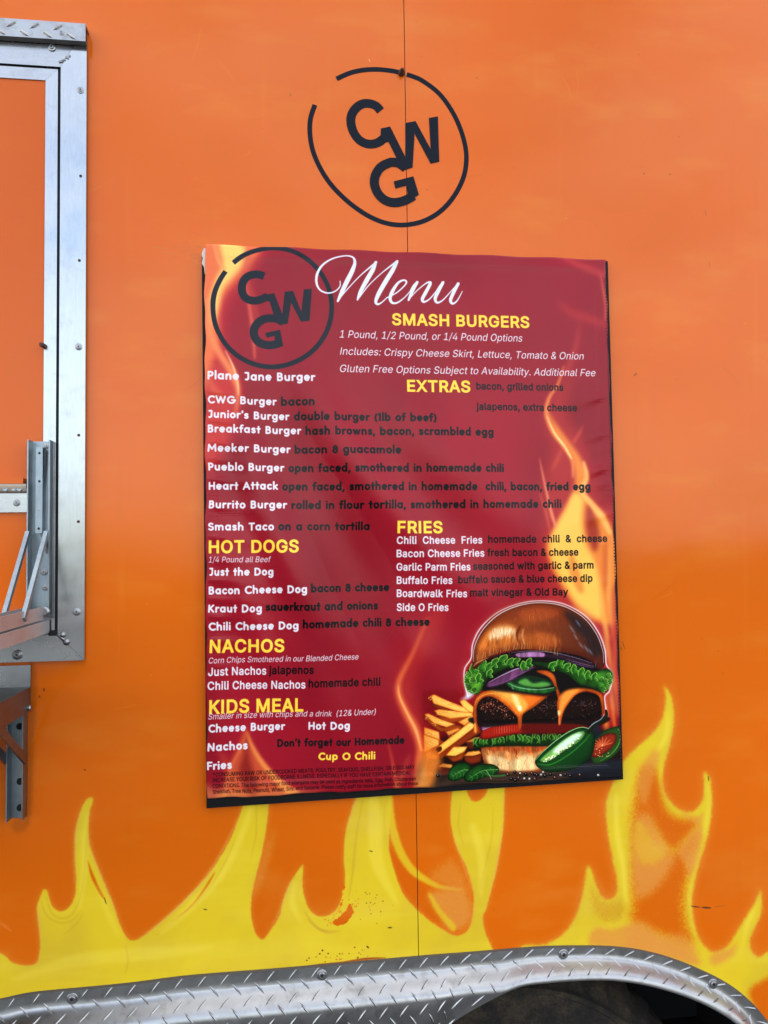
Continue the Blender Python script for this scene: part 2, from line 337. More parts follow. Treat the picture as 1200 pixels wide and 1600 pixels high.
 'g': "334|163,-118 132,-116 105,-110 83,-100 65,-87 50,-71 40,-54 80,-32 96,-52 107,-61 121,-69 140,-75 163,-77 196,-72 222,-59 239,-37 245,-5 245,54 241,54 234,44 225,33 214,22 198,12 179,6 153,4 119,8 89,21 63,42 43,71 31,107 27,150 31,193 43,231 63,261 88,283 119,298 154,302 179,300 199,293 215,283 227,272 235,261 242,251 246,251 246,298 293,298 293,-7 289,-42 275,-71 255,-92 228,-107 197,-116;161,46 186,50 207,59 224,74 236,95 243,121 246,151 243,181 236,208 224,229 208,246 187,256 161,259 135,256 114,245 97,228 85,206 78,180 76,151 78,122 86,96 98,75 114,60 136,50",
 'h': "322|89,178 89,0 41,0 41,400 89,400 89,226 81,226 97,261 120,285 147,298 179,302 207,299 232,290 253,274 268,252 278,224 281,189 281,0 233,0 233,185 228,216 215,239 193,254 165,259 145,256 126,250 111,238 99,222 92,202",
 'i': "131|41,0 41,298 89,298 89,0;66,348 53,351 42,357 35,368 32,380 35,392 42,403 53,409 66,412 79,409 90,403 97,392 99,380 97,368 90,357 79,351",
 'j': "131|41,298 89,298 89,-24 87,-49 80,-71 68,-89 51,-102 29,-110 3,-112 -8,-112 -8,-68 2,-68 19,-65 32,-57 39,-42 41,-23;66,348 53,351 42,357 35,368 32,380 35,392 42,403 53,409 66,412 78,409 89,403 97,392 99,380 97,368 89,357 78,351",
 'k': "299|86,107 86,166 95,166 224,298 283,298 145,157 139,157;41,0 41,400 89,400 89,0;231,0 116,146 150,180 293,0",
 'l': "149|110,-2 79,3 58,16 46,37 41,66 41,400 89,400 89,78 91,60 94,49 102,43 115,41 126,41 133,43 142,2 127,-1",
 'm': "479|41,0 41,298 88,298 88,232 85,232 93,254 104,272 119,286 135,296 153,302 172,304 202,299 226,284 243,261 252,232 246,232 253,252 265,270 281,284 299,295 320,301 343,304 368,301 391,292 410,278 425,258 435,232 438,201 438,0 390,0 390,199 385,227 372,246 352,256 329,260 310,258 294,251 281,241 272,228 266,212 264,194 264,0 216,0 216,204 211,227 199,245 180,256 157,260 140,258 124,252 110,242 99,227 92,209 89,187 89,0",
 'n': "322|89,178 89,0 41,0 41,298 88,298 88,226 81,226 97,261 120,285 147,298 179,302 207,299 232,290 252,274 268,252 278,224 281,189 281,0 233,0 233,185 228,216 215,239 193,254 165,259 145,256 126,250 111,238 99,222 92,202",
 'o': "326|163,-6 125,-2 92,13 65,36 44,67 31,104 27,147 31,191 44,229 65,260 92,283 125,297 163,302 201,297 235,283 262,260 283,229 295,191 300,147 295,104 283,67 262,36 235,13 201,-2;163,37 190,40 212,52 229,70 241,92 249,119 251,147 249,176 241,203 229,226 212,244 190,255 163,259 136,255 114,244 97,226 85,203 78,176 76,147 78,119 85,92 97,70 114,52 136,40",
 'p': "334|41,-112 41,298 88,298 88,251 93,251 99,261 108,272 119,283 135,293 155,300 180,302 215,298 246,283 272,261 291,230 303,192 307,148 303,104 291,66 272,36 246,13 216,-2 180,-6 156,-4 136,3 120,13 108,25 100,36 93,46 89,46 89,-112;173,37 199,40 220,52 236,69 248,92 256,119 258,149 256,179 248,205 237,228 220,245 199,256 173,259 148,256 127,245 110,229 98,207 91,180 89,149 91,118 98,90 110,68 127,51 148,40",
 'q': "334|292,-112 244,-112 244,46 241,46 234,36 226,25 214,13 198,3 179,-4 154,-6 118,-2 88,13 62,36 43,66 31,104 27,148 31,192 43,230 62,261 88,283 119,298 154,302 179,300 199,293 214,283 226,272 235,261 241,251 246,251 246,298 292,298;161,37 186,40 207,51 223,68 235,90 243,118 245,149 243,180 236,207 224,229 207,245 186,256 161,259 135,256 114,245 97,228 85,205 78,179 76,149 78,119 85,92 97,69 114,52 135,40",
 'r': "204|41,0 41,298 88,298 88,252 91,252 102,273 120,289 142,299 168,303 180,302 191,302 191,253 188,254 181,255 163,256 143,254 125,247 110,237 99,223 92,206 89,186 89,0",
 's': "287|143,-6 114,-4 88,3 66,14 49,30 36,50 28,74 74,84 83,62 98,47 118,39 143,36 171,39 192,49 206,64 211,81 208,95 200,107 186,116 167,122 117,134 82,146 57,164 42,187 37,215 40,240 51,261 68,278 90,291 117,300 147,302 176,300 200,293 219,282 235,267 247,249 255,228 211,218 203,234 191,248 173,258 147,261 123,258 103,249 90,235 85,218 88,203 97,191 113,182 135,175 180,165 216,152 241,135 256,112 260,84 257,59 246,37 228,19 204,5 176,-4",
 't': "179|160,298 160,257 5,257 5,298;51,370 99,370 99,77 101,60 107,48 118,41 134,39 146,40 159,42 168,1 151,-2 132,-3 98,2 72,17 56,41 51,73",
 'u': "322|143,-4 115,-1 90,8 70,24 54,46 45,75 41,109 41,298 89,298 89,113 94,82 108,59 129,44 157,39 178,42 196,49 211,60 223,76 230,96 233,120 233,298 281,298 281,0 234,0 234,72 242,72 225,37 202,13 175,0",
 'v': "306|128,0 14,298 66,298 130,122 147,68 162,16 145,16 159,68 176,122 240,298 292,298 178,0",
 'w': "446|108,0 18,298 68,298 105,168 113,139 121,107 129,72 138,32 130,32 138,71 146,106 154,138 162,168 198,298 249,298 284,168 292,139 300,107 308,71 316,32 308,32 316,71 325,106 333,139 341,168 377,298 428,298 338,0 290,0 251,135 239,177 228,220 217,266 228,266 218,221 206,177 195,135 156,0",
 'x': "298|16,0 135,172 134,134 23,298 79,298 116,240 141,199 163,162 138,162 159,199 170,219 183,240 221,298 277,298 164,133 164,168 281,0 226,0 181,67 157,107 136,143 161,143 140,107 130,88 117,67 72,0",
 'y': "306|37,-109 48,-67 56,-69 69,-71 82,-70 93,-66 102,-58 111,-46 118,-28 128,-1 14,298 66,298 130,122 147,68 162,16 144,16 159,68 176,122 240,298 292,298 161,-46 151,-67 139,-84 125,-97 110,-107 92,-112 72,-114 51,-112 43,-111",
 'z': "299|33,0 33,36 200,251 200,254 38,254 38,298 261,298 261,260 99,47 99,44 266,44 266,0",
}
def sans(text, bold):
    out, x = [], 0.0
    for ch in text:
        adv, body = SANS[ch].split('|')
        if body:
            for c in body.split(';'):
                P = np.array([[float(v) for v in p.split(',')] for p in c.split(' ')]) / 400.0
                P = P[np.hypot(*(P - np.roll(P, 1, 0)).T) > 1e-5]
                if bold:                        # push every point out along its normal
                    d1 = P - np.roll(P, 1, 0); d2 = np.roll(P, -1, 0) - P
                    d1 /= np.hypot(*d1.T)[:, None]; d2 /= np.hypot(*d2.T)[:, None]
                    nn = np.stack([-d1[:, 1] - d2[:, 1], d1[:, 0] + d2[:, 0]], 1)
                    L = np.maximum(np.hypot(*nn.T), 0.9)
                    P = P + SIGN * nn / (L ** 2)[:, None] * 2 * bold
                out.append(P + (x, 0))
        x += float(adv) / 400.0 + 1.2 * bold
    return out
def _area(P): return 0.5 * np.sum(P[:, 0] * np.roll(P[:, 1], -1) - P[:, 1] * np.roll(P[:, 0], -1))
SIGN = 1.0
SIGN = -1.0 if _area(sans('I', 0)[0]) > 0 else 1.0

def _arc(cx, cy, rx, ry, a0, a1, n=14):
    a = np.radians(np.linspace(a0, a1, n))
    return [(cx + rx * math.cos(t), cy + ry * math.sin(t)) for t in a]
# a round monoline display alphabet, cap height 1, stroke 0.2 (ends overhang by half of that)
_b, _x, _t = 0.1, 0.66, 0.94
_o = lambda cx=.31: _arc(cx, .38, .21, .27, 90, 450, 22)
ROUND = {
 'a': (.66, [_o(), [(.53, .64), (.53, _b)]]), 'b': (.66, [_o(.33), [(.11, 1.0), (.11, _b)]]),
 'c': (.55, [_arc(.31, .38, .21, .27, 48, 312)]), 'd': (.66, [_o(), [(.53, 1.0), (.53, _b)]]),
 'e': (.62, [[(.13, .38), (.50, .38)] + _arc(.31, .38, .21, .27, 5, 310)]),
 'f': (.40, [_arc(.32, .79, .15, .17, 75, 180) + [(.17, _b)], [(.06, .6), (.33, .6)]]),
 'g': (.66, [_o(), [(.53, .64), (.53, .0)] + _arc(.32, .0, .21, .19, 0, -140, 8)]),
 'h': (.64, [[(.11, 1.0), (.11, _b)], [(.11, .38)] + _arc(.31, .42, .19, .23, 170, 0, 9) + [(.50, _b)]]),
 'i': (.22, [[(.11, .62), (.11, _b)], [(.11, .9), (.11, .91)]]),
 'j': (.24, [[(.14, .62), (.14, -.05), (.04, -.16)], [(.14, .9), (.14, .91)]]),
 'k': (.58, [[(.11, 1.0), (.11, _b)], [(.45, .62), (.16, .36)], [(.2, .4), (.48, _b)]]),
 'l': (.22, [[(.11, 1.0), (.11, _b)]]),
 'm': (.98, [[(.11, .63), (.11, _b)], _arc(.28, .43, .16, .2, 180, 0, 9) + [(.44, _b)], [(.46, .4)] + _arc(.65, .43, .18, .2, 150, 0, 8) + [(.83, _b)]]),
 'n': (.64, [[(.11, .63), (.11, _b)], [(.11, .38)] + _arc(.31, .42, .19, .22, 170, 0, 9) + [(.50, _b)]]),
 'o': (.62, [_o()]), 'p': (.66, [_o(.33), [(.11, .64), (.11, -.18)]]),
 'r': (.42, [[(.11, .63), (.11, _b)], [(.11, .40)] + _arc(.30, .42, .19, .2, 170, 70, 6)]),
 's': (.50, [_arc(.26, .51, .14, .13, 30, 210, 8) + [(.3, .36)] + _arc(.25, .24, .15, .14, 50, -150, 8)]),
 't': (.40, [[(.2, .88), (.2, _b)], [(.06, .6), (.34, .6)]]),
 'u': (.64, [[(.12, .63)] + _arc(.31, .33, .19, .23, 180, 360, 9) + [(.50, .4)], [(.50, .63), (.50, _b)]]),
 'v': (.56, [[(.08, .62), (.27, _b), (.46, .62)]]), 'w': (.84, [[(.08, .62), (.24, _b), (.40, .6), (.57, _b), (.74, .62)]]),
 'B': (.64, [[(.11, .9), (.11, _b)], [(.11, .9), (.3, .9)] + _arc(.3, .72, .17, .18, 90, -90, 8) + [(.11, .54)], [(.3, .54)] + _arc(.32, .32, .2, .22, 90, -90, 8) + [(.11, _b)]]),
 'P': (.60, [[(.11, .9), (.11, _b)], [(.11, .9), (.28, .9)] + _arc(.30, .67, .2, .23, 90, -90, 9) + [(.11, .44)]]),
 'J': (.52, [[(.1, .9), (.38, .9)] + [(.38, .3)] + _arc(.22, .28, .16, .18, 0, -120, 7)]),
 'C': (.76, [_arc(.46, .5, .36, .4, 50, 310, 20)]),
 'G': (.84, [_arc(.46, .5, .36, .4, 48, 355, 22) + [(.82, .48), (.5, .48)]]),
 'D': (.76, [[(.11, .9), (.11, _b)], [(.11, .9), (.27, .9)] + _arc(.27, .5, .37, .4, 90, -90, 14) + [(.11, _b)]]),
 'O': (.90, [_arc(.45, .5, .36, .4, 90, 450, 24)]),
 'M': (.92, [[(.11, _b), (.13, .9), (.45, .35), (.77, .9), (.8, _b)]]),
 'N': (.76, [[(.11, _b), (.11, .9), (.62, _b), (.62, .9)]]),
 'W': (1.1, [[(.08, .9), (.3, _b), (.53, .85), (.76, _b), (.99, .9)]]),
 'H': (.74, [[(.11, .9), (.11, _b)], [(.61, .9), (.61, _b)], [(.11, .5), (.61, .5)]]),
 'A': (.78, [[(.07, _b), (.38, .9), (.69, _b)], [(.18, .36), (.58, .36)]]),
 'S': (.62, [_arc(.32, .70, .2, .19, 35, 220, 9) + [(.4, .48)] + _arc(.31, .31, .22, .21, 45, -150, 9)]),
 'T': (.62, [[(.06, .9), (.56, .9)], [(.31, .9), (.31, _b)]]),
 'K': (.66, [[(.11, .9), (.11, _b)], [(.54, .9), (.16, .5)], [(.22, .55), (.56, _b)]]),
 'F': (.54, [[(.5, .9), (.11, .9), (.11, _b)], [(.11, .5), (.44, .5)]]),
 '&': (.60, [_arc(.3, .71, .15, .17, 0, 360, 14), [(.5, .52), (.3, .54)] + _arc(.3, .32, .2, .22, 90, 330, 14) + [(.46, .46)]]),
 '(': (.34, [_arc(.38, .42, .26, .52, 125, 235, 8)]), ')': (.34, [_arc(-.04, .42, .26, .52, 55, -55, 8)]),
 '1': (.34, [[(.06, .78), (.2, .9), (.2, _b)]]),
 ',': (.24, [[(.12, .1), (.06, -.1)]]), "'": (.2, [[(.12, .95), (.09, .78)]]), ' ': (.36, []),
}
def rounded(text):
    x, strokes = 0.0, []
    for ch in text:
        adv, st = ROUND[ch]
        for p in st:
            q = np.asarray(p, float) + (x, 0)
            strokes.append(q)
        x += adv + 0.075
    return strokes

def write(s, text, x0, y0, x1, y1, cap, font, col, alpha=1.0, bold=0.0):
    """set a line from photo pixel (x0,y0) to (x1,y1) on its baseline"""
    A, B = s.T(np.array([[x0, y0], [x1, y1]]))
    capv = cap * s.k
    ux = (B - A)
    up = np.array([ux[1], -ux[0]]); up = up / np.hypot(*up) * capv
    if font == 'round':
        st = rounded(text)
        lo = min(p[:, 0].min() for p in st) - 0.1
        hi = max(p[:, 0].max() for p in st) + 0.1
        C = []
        for p in st:
            q = A + np.outer((p[:, 0] - lo) / (hi - lo), ux) + np.outer(p[:, 1], up)
            C += brush(q, 0.225 * capv)
    else:
        cs = sans(text, bold)
        sh = 0.2 if font == 'italic' else 0.0
        cs = [np.stack([c[:, 0] + sh * c[:, 1], c[:, 1]], 1) for c in cs]
        lo = min(c[:, 0].min() for c in cs); hi = max(c[:, 0].max() for c in cs)
        C = [A + np.outer((c[:, 0] - lo) / (hi - lo), ux) + np.outer(c[:, 1], up) for c in cs]
    m, a, b = raster(C, s.W, s.H, 4)
    s.comp(m, a, b, srgb(col), alpha)

# ------------------------------------------------------------------ the banner's print
BY = -0.014                      # the banner hangs this far in front of the wall
BC = [at(320, 382, BY), at(946, 406, BY), at(971, 1214, BY), at(323, 1248, BY)]     # corners TL TR BR BL
bn = Sheet(min(c.x for c in BC) - .004, max(c.x for c in BC) + .004, min(c.z for c in BC) - .004, max(c.z for c in BC) + .004, 2100, BY, (146, 16, 33))

def crop(ox, oy, sc):
    return lambda pts: [(ox + p[0] / sc, oy + p[1] / sc) for p in pts]

# deep red cloudiness of the printed backdrop
n = noise(bn.H, bn.W, 260, 420, oct=3)
bn.img *= (0.86 + 0.28 * n)[..., None]
bn.poly([(320, 560), (420, 600), (560, 760), (640, 960), (560, 1000), (420, 820), (320, 720)], (118, 8, 22), 26, .35)
bn.poly([(700, 380), (960, 390), (960, 620), (860, 600), (800, 480)], (150, 28, 44), 24, .3)

def flame(pts, col, soft, a=1.0):
    bn.poly(pts, col, soft, a)
def wisp(pts, wid, col, soft, a=1.0):
    bn.line(pts, wid, col, soft, a)

# top left flame
flame([(314, 376), (410, 380), (398, 420), (374, 446), (356, 470), (348, 500), (350, 535), (362, 568), (376, 600), (372, 650), (352, 700), (314, 720)], (196, 50, 44), 9, .9)
flame([(314, 376), (402, 382), (392, 412), (370, 438), (350, 462), (342, 490), (342, 530), (332, 570), (314, 600)], (232, 112, 62), 5, .95)
flame([(344, 378), (380, 384), (382, 408), (364, 432), (348, 452), (340, 486), (332, 510), (326, 480), (336, 440), (348, 412)], (252, 206, 104), 4, .95)
wisp([(334, 382), (343, 410), (352, 420)], [4, 7, 3], (240, 150, 80), 2, .8)
wisp([(326, 470), (328, 520), (345, 555), (362, 582), (372, 612), (368, 650)], [8, 9, 10, 12, 7, 2], (240, 134, 78), 3, .9)
wisp([(352, 548), (364, 572), (371, 596), (373, 618)], [1, 3, 3, 1], (255, 196, 130), 1, .9)
wisp([(384, 440), (389, 475), (395, 515), (398, 560)], [2, 5, 7, 3], (226, 104, 70), 2, .75)
wisp([(388, 395), (384, 430), (392, 460), (402, 500)], [10, 9, 12, 5], (206, 76, 54), 4, .5)
wisp([(326, 590), (336, 610), (350, 622)], [6, 12, 4], (220, 100, 66), 4, .6)
wisp([(324, 640), (338, 660), (352, 690), (348, 720)], [5, 9, 8, 2], (190, 60, 50), 5, .5)
# lower left flames
flame([(384, 1138), (391, 1158), (404, 1180), (424, 1206), (448, 1228), (476, 1252), (344, 1256), (352, 1222), (362, 1190), (375, 1160)], (206, 84, 44), 4, .85)
flame([(384, 1150), (380, 1180), (374, 1206), (384, 1236), (398, 1250), (402, 1226), (393, 1196), (388, 1170)], (128, 20, 20), 4, .8)
wisp([(385, 1142), (394, 1166), (408, 1190), (430, 1216), (462, 1244)], [1, 5, 7, 9, 14], (240, 140, 66), 2, .9)
wisp([(383, 1146), (376, 1170), (362, 1196), (354, 1226), (350, 1250)], [1, 3, 4, 4, 7], (226, 110, 60), 2, .8)
wisp([(345, 1175), (356, 1200), (366, 1230), (372, 1250)], [3, 9, 13, 12], (214, 92, 50), 5, .6)
flame([(318, 1226), (345, 1236), (420, 1238), (470, 1236), (520, 1250), (318, 1256)], (240, 158, 84), 6, .55)
# centre flame beside the fries
flame([(700, 930), (668, 965), (644, 1010), (622, 1050), (618, 1085), (632, 1125), (650, 1160), (648, 1200), (640, 1240), (700, 1240), (700, 1180), (664, 1130), (646, 1090), (650, 1050), (676, 1000)], (178, 40, 34), 10, .75)
wisp([(668, 965), (642, 1025), (624, 1062), (623, 1085), (634, 1112), (649, 1140), (657, 1168), (655, 1200), (660, 1235)], [2, 5, 8, 10, 12, 14, 13, 14, 26], (228, 104, 52), 3, .9)
wisp([(622, 1070), (624, 1088), (636, 1114), (650, 1142), (658, 1172)], [1, 3, 4, 5, 3], (255, 178, 104), 1, .75)
wisp([(606, 1160), (613, 1190), (620, 1230)], [1, 3, 6], (222, 92, 52), 2, .7)
wisp([(640, 1180), (628, 1210), (616, 1245)], [2, 6, 14], (214, 100, 54), 4, .6)
# right flame
flame([(906, 470), (900, 560), (862, 620), (850, 660), (862, 700), (846, 760), (850, 810), (840, 870), (860, 950), (900, 1000), (965, 1010), (965, 800), (940, 790), (925, 740), (912, 690), (884, 640), (900, 560)], (176, 40, 38), 10, .85)
flame([(855, 640), (866, 676), (882, 698), (896, 726), (896, 765), (882, 792), (866, 822), (852, 850), (858, 880), (870, 905), (892, 940), (912, 965), (968, 968), (968, 860), (950, 812), (930, 788), (914, 770), (917, 744), (908, 716), (890, 690), (868, 660)], (240, 136, 52), 4, .95)
flame([(896, 770), (884, 795), (866, 826), (858, 850), (864, 880), (884, 915), (910, 955), (940, 965), (940, 930), (930, 880), (914, 850), (908, 810), (910, 780)], (253, 196, 82), 4, .95)
flame([(918, 786), (928, 806), (936, 836), (930, 862), (920, 846), (914, 816)], (150, 32, 22), 4, .85)
flame([(890, 860), (900, 880), (912, 920), (904, 925), (890, 895)], (226, 120, 44), 3, .7)
flame([(944, 840), (952, 880), (950, 930), (942, 900)], (200, 78, 34), 4, .7)
wisp([(881, 572), (872, 600), (858, 622), (854, 646), (864, 674), (881, 697), (894, 720), (895, 745)], [2, 4, 6, 8, 8, 7, 5, 3], (244, 140, 70), 2, .85)
wisp([(855, 650), (866, 675), (882, 697), (893, 716)], [1, 3, 4, 2], (255, 220, 130), 1, .9)
wisp([(912, 722), (916, 746), (909, 768), (924, 788), (938, 806), (953, 832)], [4, 8, 9, 9, 10, 8], (255, 188, 96), 2, .85)
wisp([(843, 716), (848, 742), (855, 776), (862, 806), (868, 824)], [1, 3, 4, 6, 3], (240, 140, 96), 1.4, .85)
wisp([(842, 770), (852, 800), (858, 830)], [1, 5, 2], (212, 90, 56), 2, .7)
wisp([(897, 690), (906, 676), (912, 664)], [6, 5, 1], (214, 80, 56), 2, .6)
wisp([(880, 700), (870, 720), (862, 736)], [5, 8, 2], (206, 76, 52), 3, .6)
wisp([(864, 395), (890, 408), (918, 420), (946, 430)], [2, 10, 12, 10], (196, 54, 52), 4, .65)
wisp([(870, 470), (890, 488), (918, 498), (946, 508)], [2, 12, 16, 10], (186, 46, 46), 5, .6)
wisp([(905, 500), (900, 540), (886, 580)], [1, 7, 9], (196, 62, 56), 4, .6)
wisp([(938, 430), (944, 460), (946, 500)], [2, 6, 4], (240, 120, 80), 2, .5)
for q in ((952, 850, 958, 1000, 9), (944, 960, 962, 1080, 10), (938, 920, 950, 1000, 7), (954, 1060, 964, 1150, 9), (948, 1080, 952, 1175, 10), (961, 1000, 966, 1120, 5)):
    wisp([(q[0], q[1]), ((q[0] + q[2]) / 2 - 3, (q[1] + q[3]) / 2), (q[2], q[3])], [2, q[4], 2], (246, 168, 74), 3, .8)
flame([(956, 930), (974, 930), (976, 1090), (962, 1080)], (196, 62, 44), 5, .75)

# ---- the burger picture, traced in an enlargement of the lower right corner
b = crop(640, 920, 3.529)
def S(pts, col, soft=0.0, alpha=1.0, **k): bn.poly(b(pts), col, soft / 3.5, alpha, **k)
def Ln(pts, wid, col, soft=0.0, alpha=1.0): bn.line(b(pts), np.asarray(wid) / 3.5, col, soft / 3.5, alpha)
# table
S([(100, 900), (180, 820), (420, 760), (1160, 800), (1180, 1060), (130, 1110)], (42, 22, 16), 22, .96)
S([(120, 1005), (400, 985), (800, 1000), (1180, 985), (1180, 1070), (120, 1120)], (78, 60, 50), 9, .95, streak=(4, 5, .45), sm=False)
S([(850, 960), (1180, 930), (1180, 1062), (900, 1075)], (38, 42, 52), 14, .9, streak=(4, 6, .4), sm=False)
for i in range(9):
    yy_ = 1000 + i * 11
    Ln([(160 + random.uniform(0, 500), yy_), (500 + random.uniform(0, 500), yy_ - 6)], [1, 3, 1], (28, 20, 18), 1, .7)
    Ln([(160 + random.uniform(0, 600), yy_ + 4), (500 + random.uniform(0, 500), yy_)], [1, 2, 1], (138, 118, 100), 1, .5)
# light rim behind the burger
for wd, c, a in ((60, (190, 60, 60), .3), (18, (240, 170, 150), .35), (6, (232, 238, 246), .8)):
    Ln([(318, 590), (300, 520), (300, 440), (336, 380), (345, 300), (390, 210), (480, 130), (600, 82), (720, 66), (850, 84), (970, 150), (1040, 240), (1075, 330), (1085, 420), (1118, 470), (1100, 560), (1075, 600), (1090, 700)], wd, c, wd / 4, a)
S([(270, 612), (330, 600), (360, 560), (330, 500), (300, 500), (310, 580)], (225, 238, 238), 8, .9)
# fries
def fry(top, side, c=(238, 178, 84), d=(176, 84, 26)):
    S(side, d, 2, 1, sm=False, edge=(110, 44, 16), er=2.2)
    S(top, c, 2, 1, sm=False, edge=(222, 132, 48), er=1.6, grad=(20, (250, 214, 124)))
fry([(78, 760), (160, 785), (165, 832), (78, 800)], [(78, 790), (165, 822), (200, 850), (150, 870), (78, 850)], (222, 140, 60))
fry([(76, 800), (160, 830), (160, 860), (78, 900)], [(76, 860), (200, 850), (160, 940), (90, 940)], (222, 132, 56))
fry([(272, 616), (300, 606), (352, 650), (350, 684), (300, 668)], [(272, 620), (300, 668), (345, 690), (300, 680)], (250, 196, 90))
fry([(108, 590), (132, 578), (190, 606), (300, 650), (345, 690), (250, 670), (130, 630)], [(106, 600), (130, 630), (250, 672), (345, 694), (320, 700), (230, 690), (125, 645)], (246, 184, 92))
fry([(132, 668), (160, 660), (260, 672), (345, 680), (345, 700), (220, 712), (150, 690)], [(132, 676), (190, 700), (345, 694), (330, 712), (240, 738), (180, 732)], (236, 168, 78))
fry([(78, 690), (100, 684), (180, 720), (250, 742), (200, 760), (130, 738)], [(78, 690), (96, 735), (160, 786), (262, 790), (300, 752), (240, 742), (180, 760)], (236, 168, 78))
fry([(262, 730), (345, 690), (356, 706), (300, 752)], [(264, 735), (300, 756), (350, 720), (350, 745), (290, 768)], (232, 150, 62))
fry([(196, 786), (262, 764), (276, 772), (214, 806)], [(196, 790), (214, 806), (276, 776), (270, 800), (214, 826)], (214, 122, 52))
fry([(140, 880), (340, 720), (366, 735), (372, 748), (160, 912)], [(160, 905), (378, 742), (392, 790), (340, 820), (172, 938)], (246, 198, 92), (158, 66, 22))
fry([(306, 842), (360, 815), (396, 815), (360, 842)], [(306, 842), (360, 842), (396, 820), (392, 868), (330, 880)], (160, 70, 32), (110, 42, 18))
fry([(196, 918), (240, 868), (318, 866), (300, 896), (250, 922)], [(196, 920), (250, 924), (316, 876), (290, 940), (240, 956)], (248, 202, 92))
fry([(296, 920), (320, 896), (382, 890), (394, 906), (350, 920)], [(296, 922), (350, 922), (396, 906), (390, 952), (340, 966), (306, 950)], (226, 132, 56), (146, 60, 26))
fry([(158, 980), (182, 962), (236, 968), (230, 988)], [(158, 984), (230, 990), (226, 1020), (172, 1024)], (150, 70, 38), (100, 42, 24))
random.seed(33)
for (ax, ay, bx1, by1) in ((120, 596, 300, 660), (150, 672, 330, 684), (92, 700, 220, 740), (170, 880, 352, 736), (230, 884, 300, 878), (320, 904, 380, 898), (280, 726, 340, 700), (92, 790, 150, 800), (100, 846, 150, 850)):
    for k in range(9):
        t = random.random() * .7; dx, dy = bx1 - ax, by1 - ay
        px_, py_ = ax + dx * t + random.uniform(-8, 8), ay + dy * t + random.uniform(-7, 9)
        Ln([(px_, py_), (px_ + dx * .2, py_ + dy * .2)], [.6, 3, .6], random.choice([(255, 232, 150), (206, 118, 40), (255, 214, 110)]), 1, .5)
for (x, y) in ((112, 600), (150, 684), (96, 712), (130, 742), (222, 796)):
    for k in range(14):
        qx, qy = x + random.uniform(-12, 14), y + random.uniform(-9, 12)
        S([(qx - 3, qy), (qx, qy - 3), (qx + 3, qy), (qx, qy + 3)], random.choice([(150, 76, 24), (250, 206, 120)]), .6, .6, n=2)
S([(144, 880), (170, 866), (176, 886), (156, 900)], (92, 34, 16), 2)
S([(76, 880), (150, 900), (175, 960), (150, 1010), (120, 1090), (40, 1100), (60, 980)], (240, 150, 62), 16, .85)
# lower bun
S([(392, 868), (400, 930), (430, 985), (520, 1008), (640, 1012), (740, 1000), (790, 880), (760, 858), (420, 864)], (214, 150, 92), 2, edge=(134, 66, 30), er=5, streak=(88, 6, .28))
S([(420, 925), (480, 920), (560, 945), (640, 915), (720, 950), (700, 992), (600, 1004), (480, 992)], (240, 214, 164), 8, .8, streak=(84, 5, .2))
S([(400, 866), (520, 866), (600, 872), (760, 862), (740, 890), (660, 905), (620, 885), (590, 910), (520, 890), (460, 896)], (176, 84, 34), 5, .85, streak=(86, 4, .4))
random.seed(31)
for i in range(170):
    x = random.uniform(404, 740); y = random.uniform(872, 985)
    c = random.choice([(252, 232, 186), (196, 128, 70), (150, 84, 40)]) if y > 915 else random.choice([(214, 128, 62), (120, 52, 20), (240, 176, 108)])
    Ln([(x, y), (x + random.uniform(-5, 5), y + random.uniform(12, 30))], [.6, 2.6, .6], c, .8, random.uniform(.25, .6))
S([(398, 960), (440, 990), (560, 1006), (700, 1000), (720, 980), (740, 1010), (600, 1022), (440, 1006)], (120, 66, 34), 5, .7)
Ln([(575, 880), (590, 905), (585, 925), (600, 940)], [2, 4, 3, 1], (112, 50, 24), 1, .8)
# lower lettuce
S([(350, 850), (372, 826), (440, 806), (560, 792), (700, 790), (840, 792), (846, 850), (760, 868), (560, 866), (400, 872), (362, 890)], (26, 62, 22), 3, edge=(14, 34, 12), er=3)
for i in range(17):
    x = 366 + i * 29 + random.uniform(-9, 9)
    y = 838 - i * 1.2 + random.uniform(-14, 12)
    j = [random.uniform(-6, 6) for _ in range(8)]; f_ = random.choice((-1, 1)) * random.uniform(.7, 1.3)
    S([(x - 13 * f_, y + 20), (x - 15 * f_, y - 8 + j[0]), (x - 3, y - 28 + j[1]), (x + 12 * f_, y - 20), (x + 10 * f_, y + 2), (x + 16 * f_, y + 22), (x, y + 12)], random.choice([(60, 122, 40), (46, 100, 34), (84, 144, 52)]), 2, .9, edge=(28, 72, 22), er=1.4)
    Ln([(x - 13 * f_, y + 14 + j[2]), (x - 12 * f_, y - 12), (x - 1 + j[3], y - 26 + j[1]), (x + 9 * f_, y - 16), (x + 3 + j[4], y + 2), (x + 12 * f_, y + 16 + j[5])], [1.5, 4, 3, 3, 1.5], (156, 200, 104), .8, .85)
# tomato slice and onion above it
S([(394, 776), (420, 742), (520, 728), (800, 722), (980, 726), (1000, 760), (860, 795), (600, 800), (402, 828)], (172, 42, 24), 2, edge=(104, 18, 14), er=3)
S([(640, 740), (1000, 735), (990, 770), (860, 795), (640, 796)], (96, 18, 16), 8, .8)
for i in range(15):
    x = 408 + i * 14
    Ln([(x, 762 - i * .9), (x + 1, 806 - i * 1.4)], [2, 3.4, 2], (236, 160, 120) if i > 3 else (214, 90, 60), 1.3, .2 + .5 * math.exp(-((i - 8) / 3.4) ** 2))
S([(394, 762), (404, 744), (470, 728), (540, 726), (560, 738), (480, 748), (400, 776)], (186, 150, 184), 2, edge=(104, 60, 104), er=1.8)
Ln([(398, 775), (470, 752), (560, 741), (640, 738)], [2, 4, 3, 1], (236, 226, 236), 1, .8)
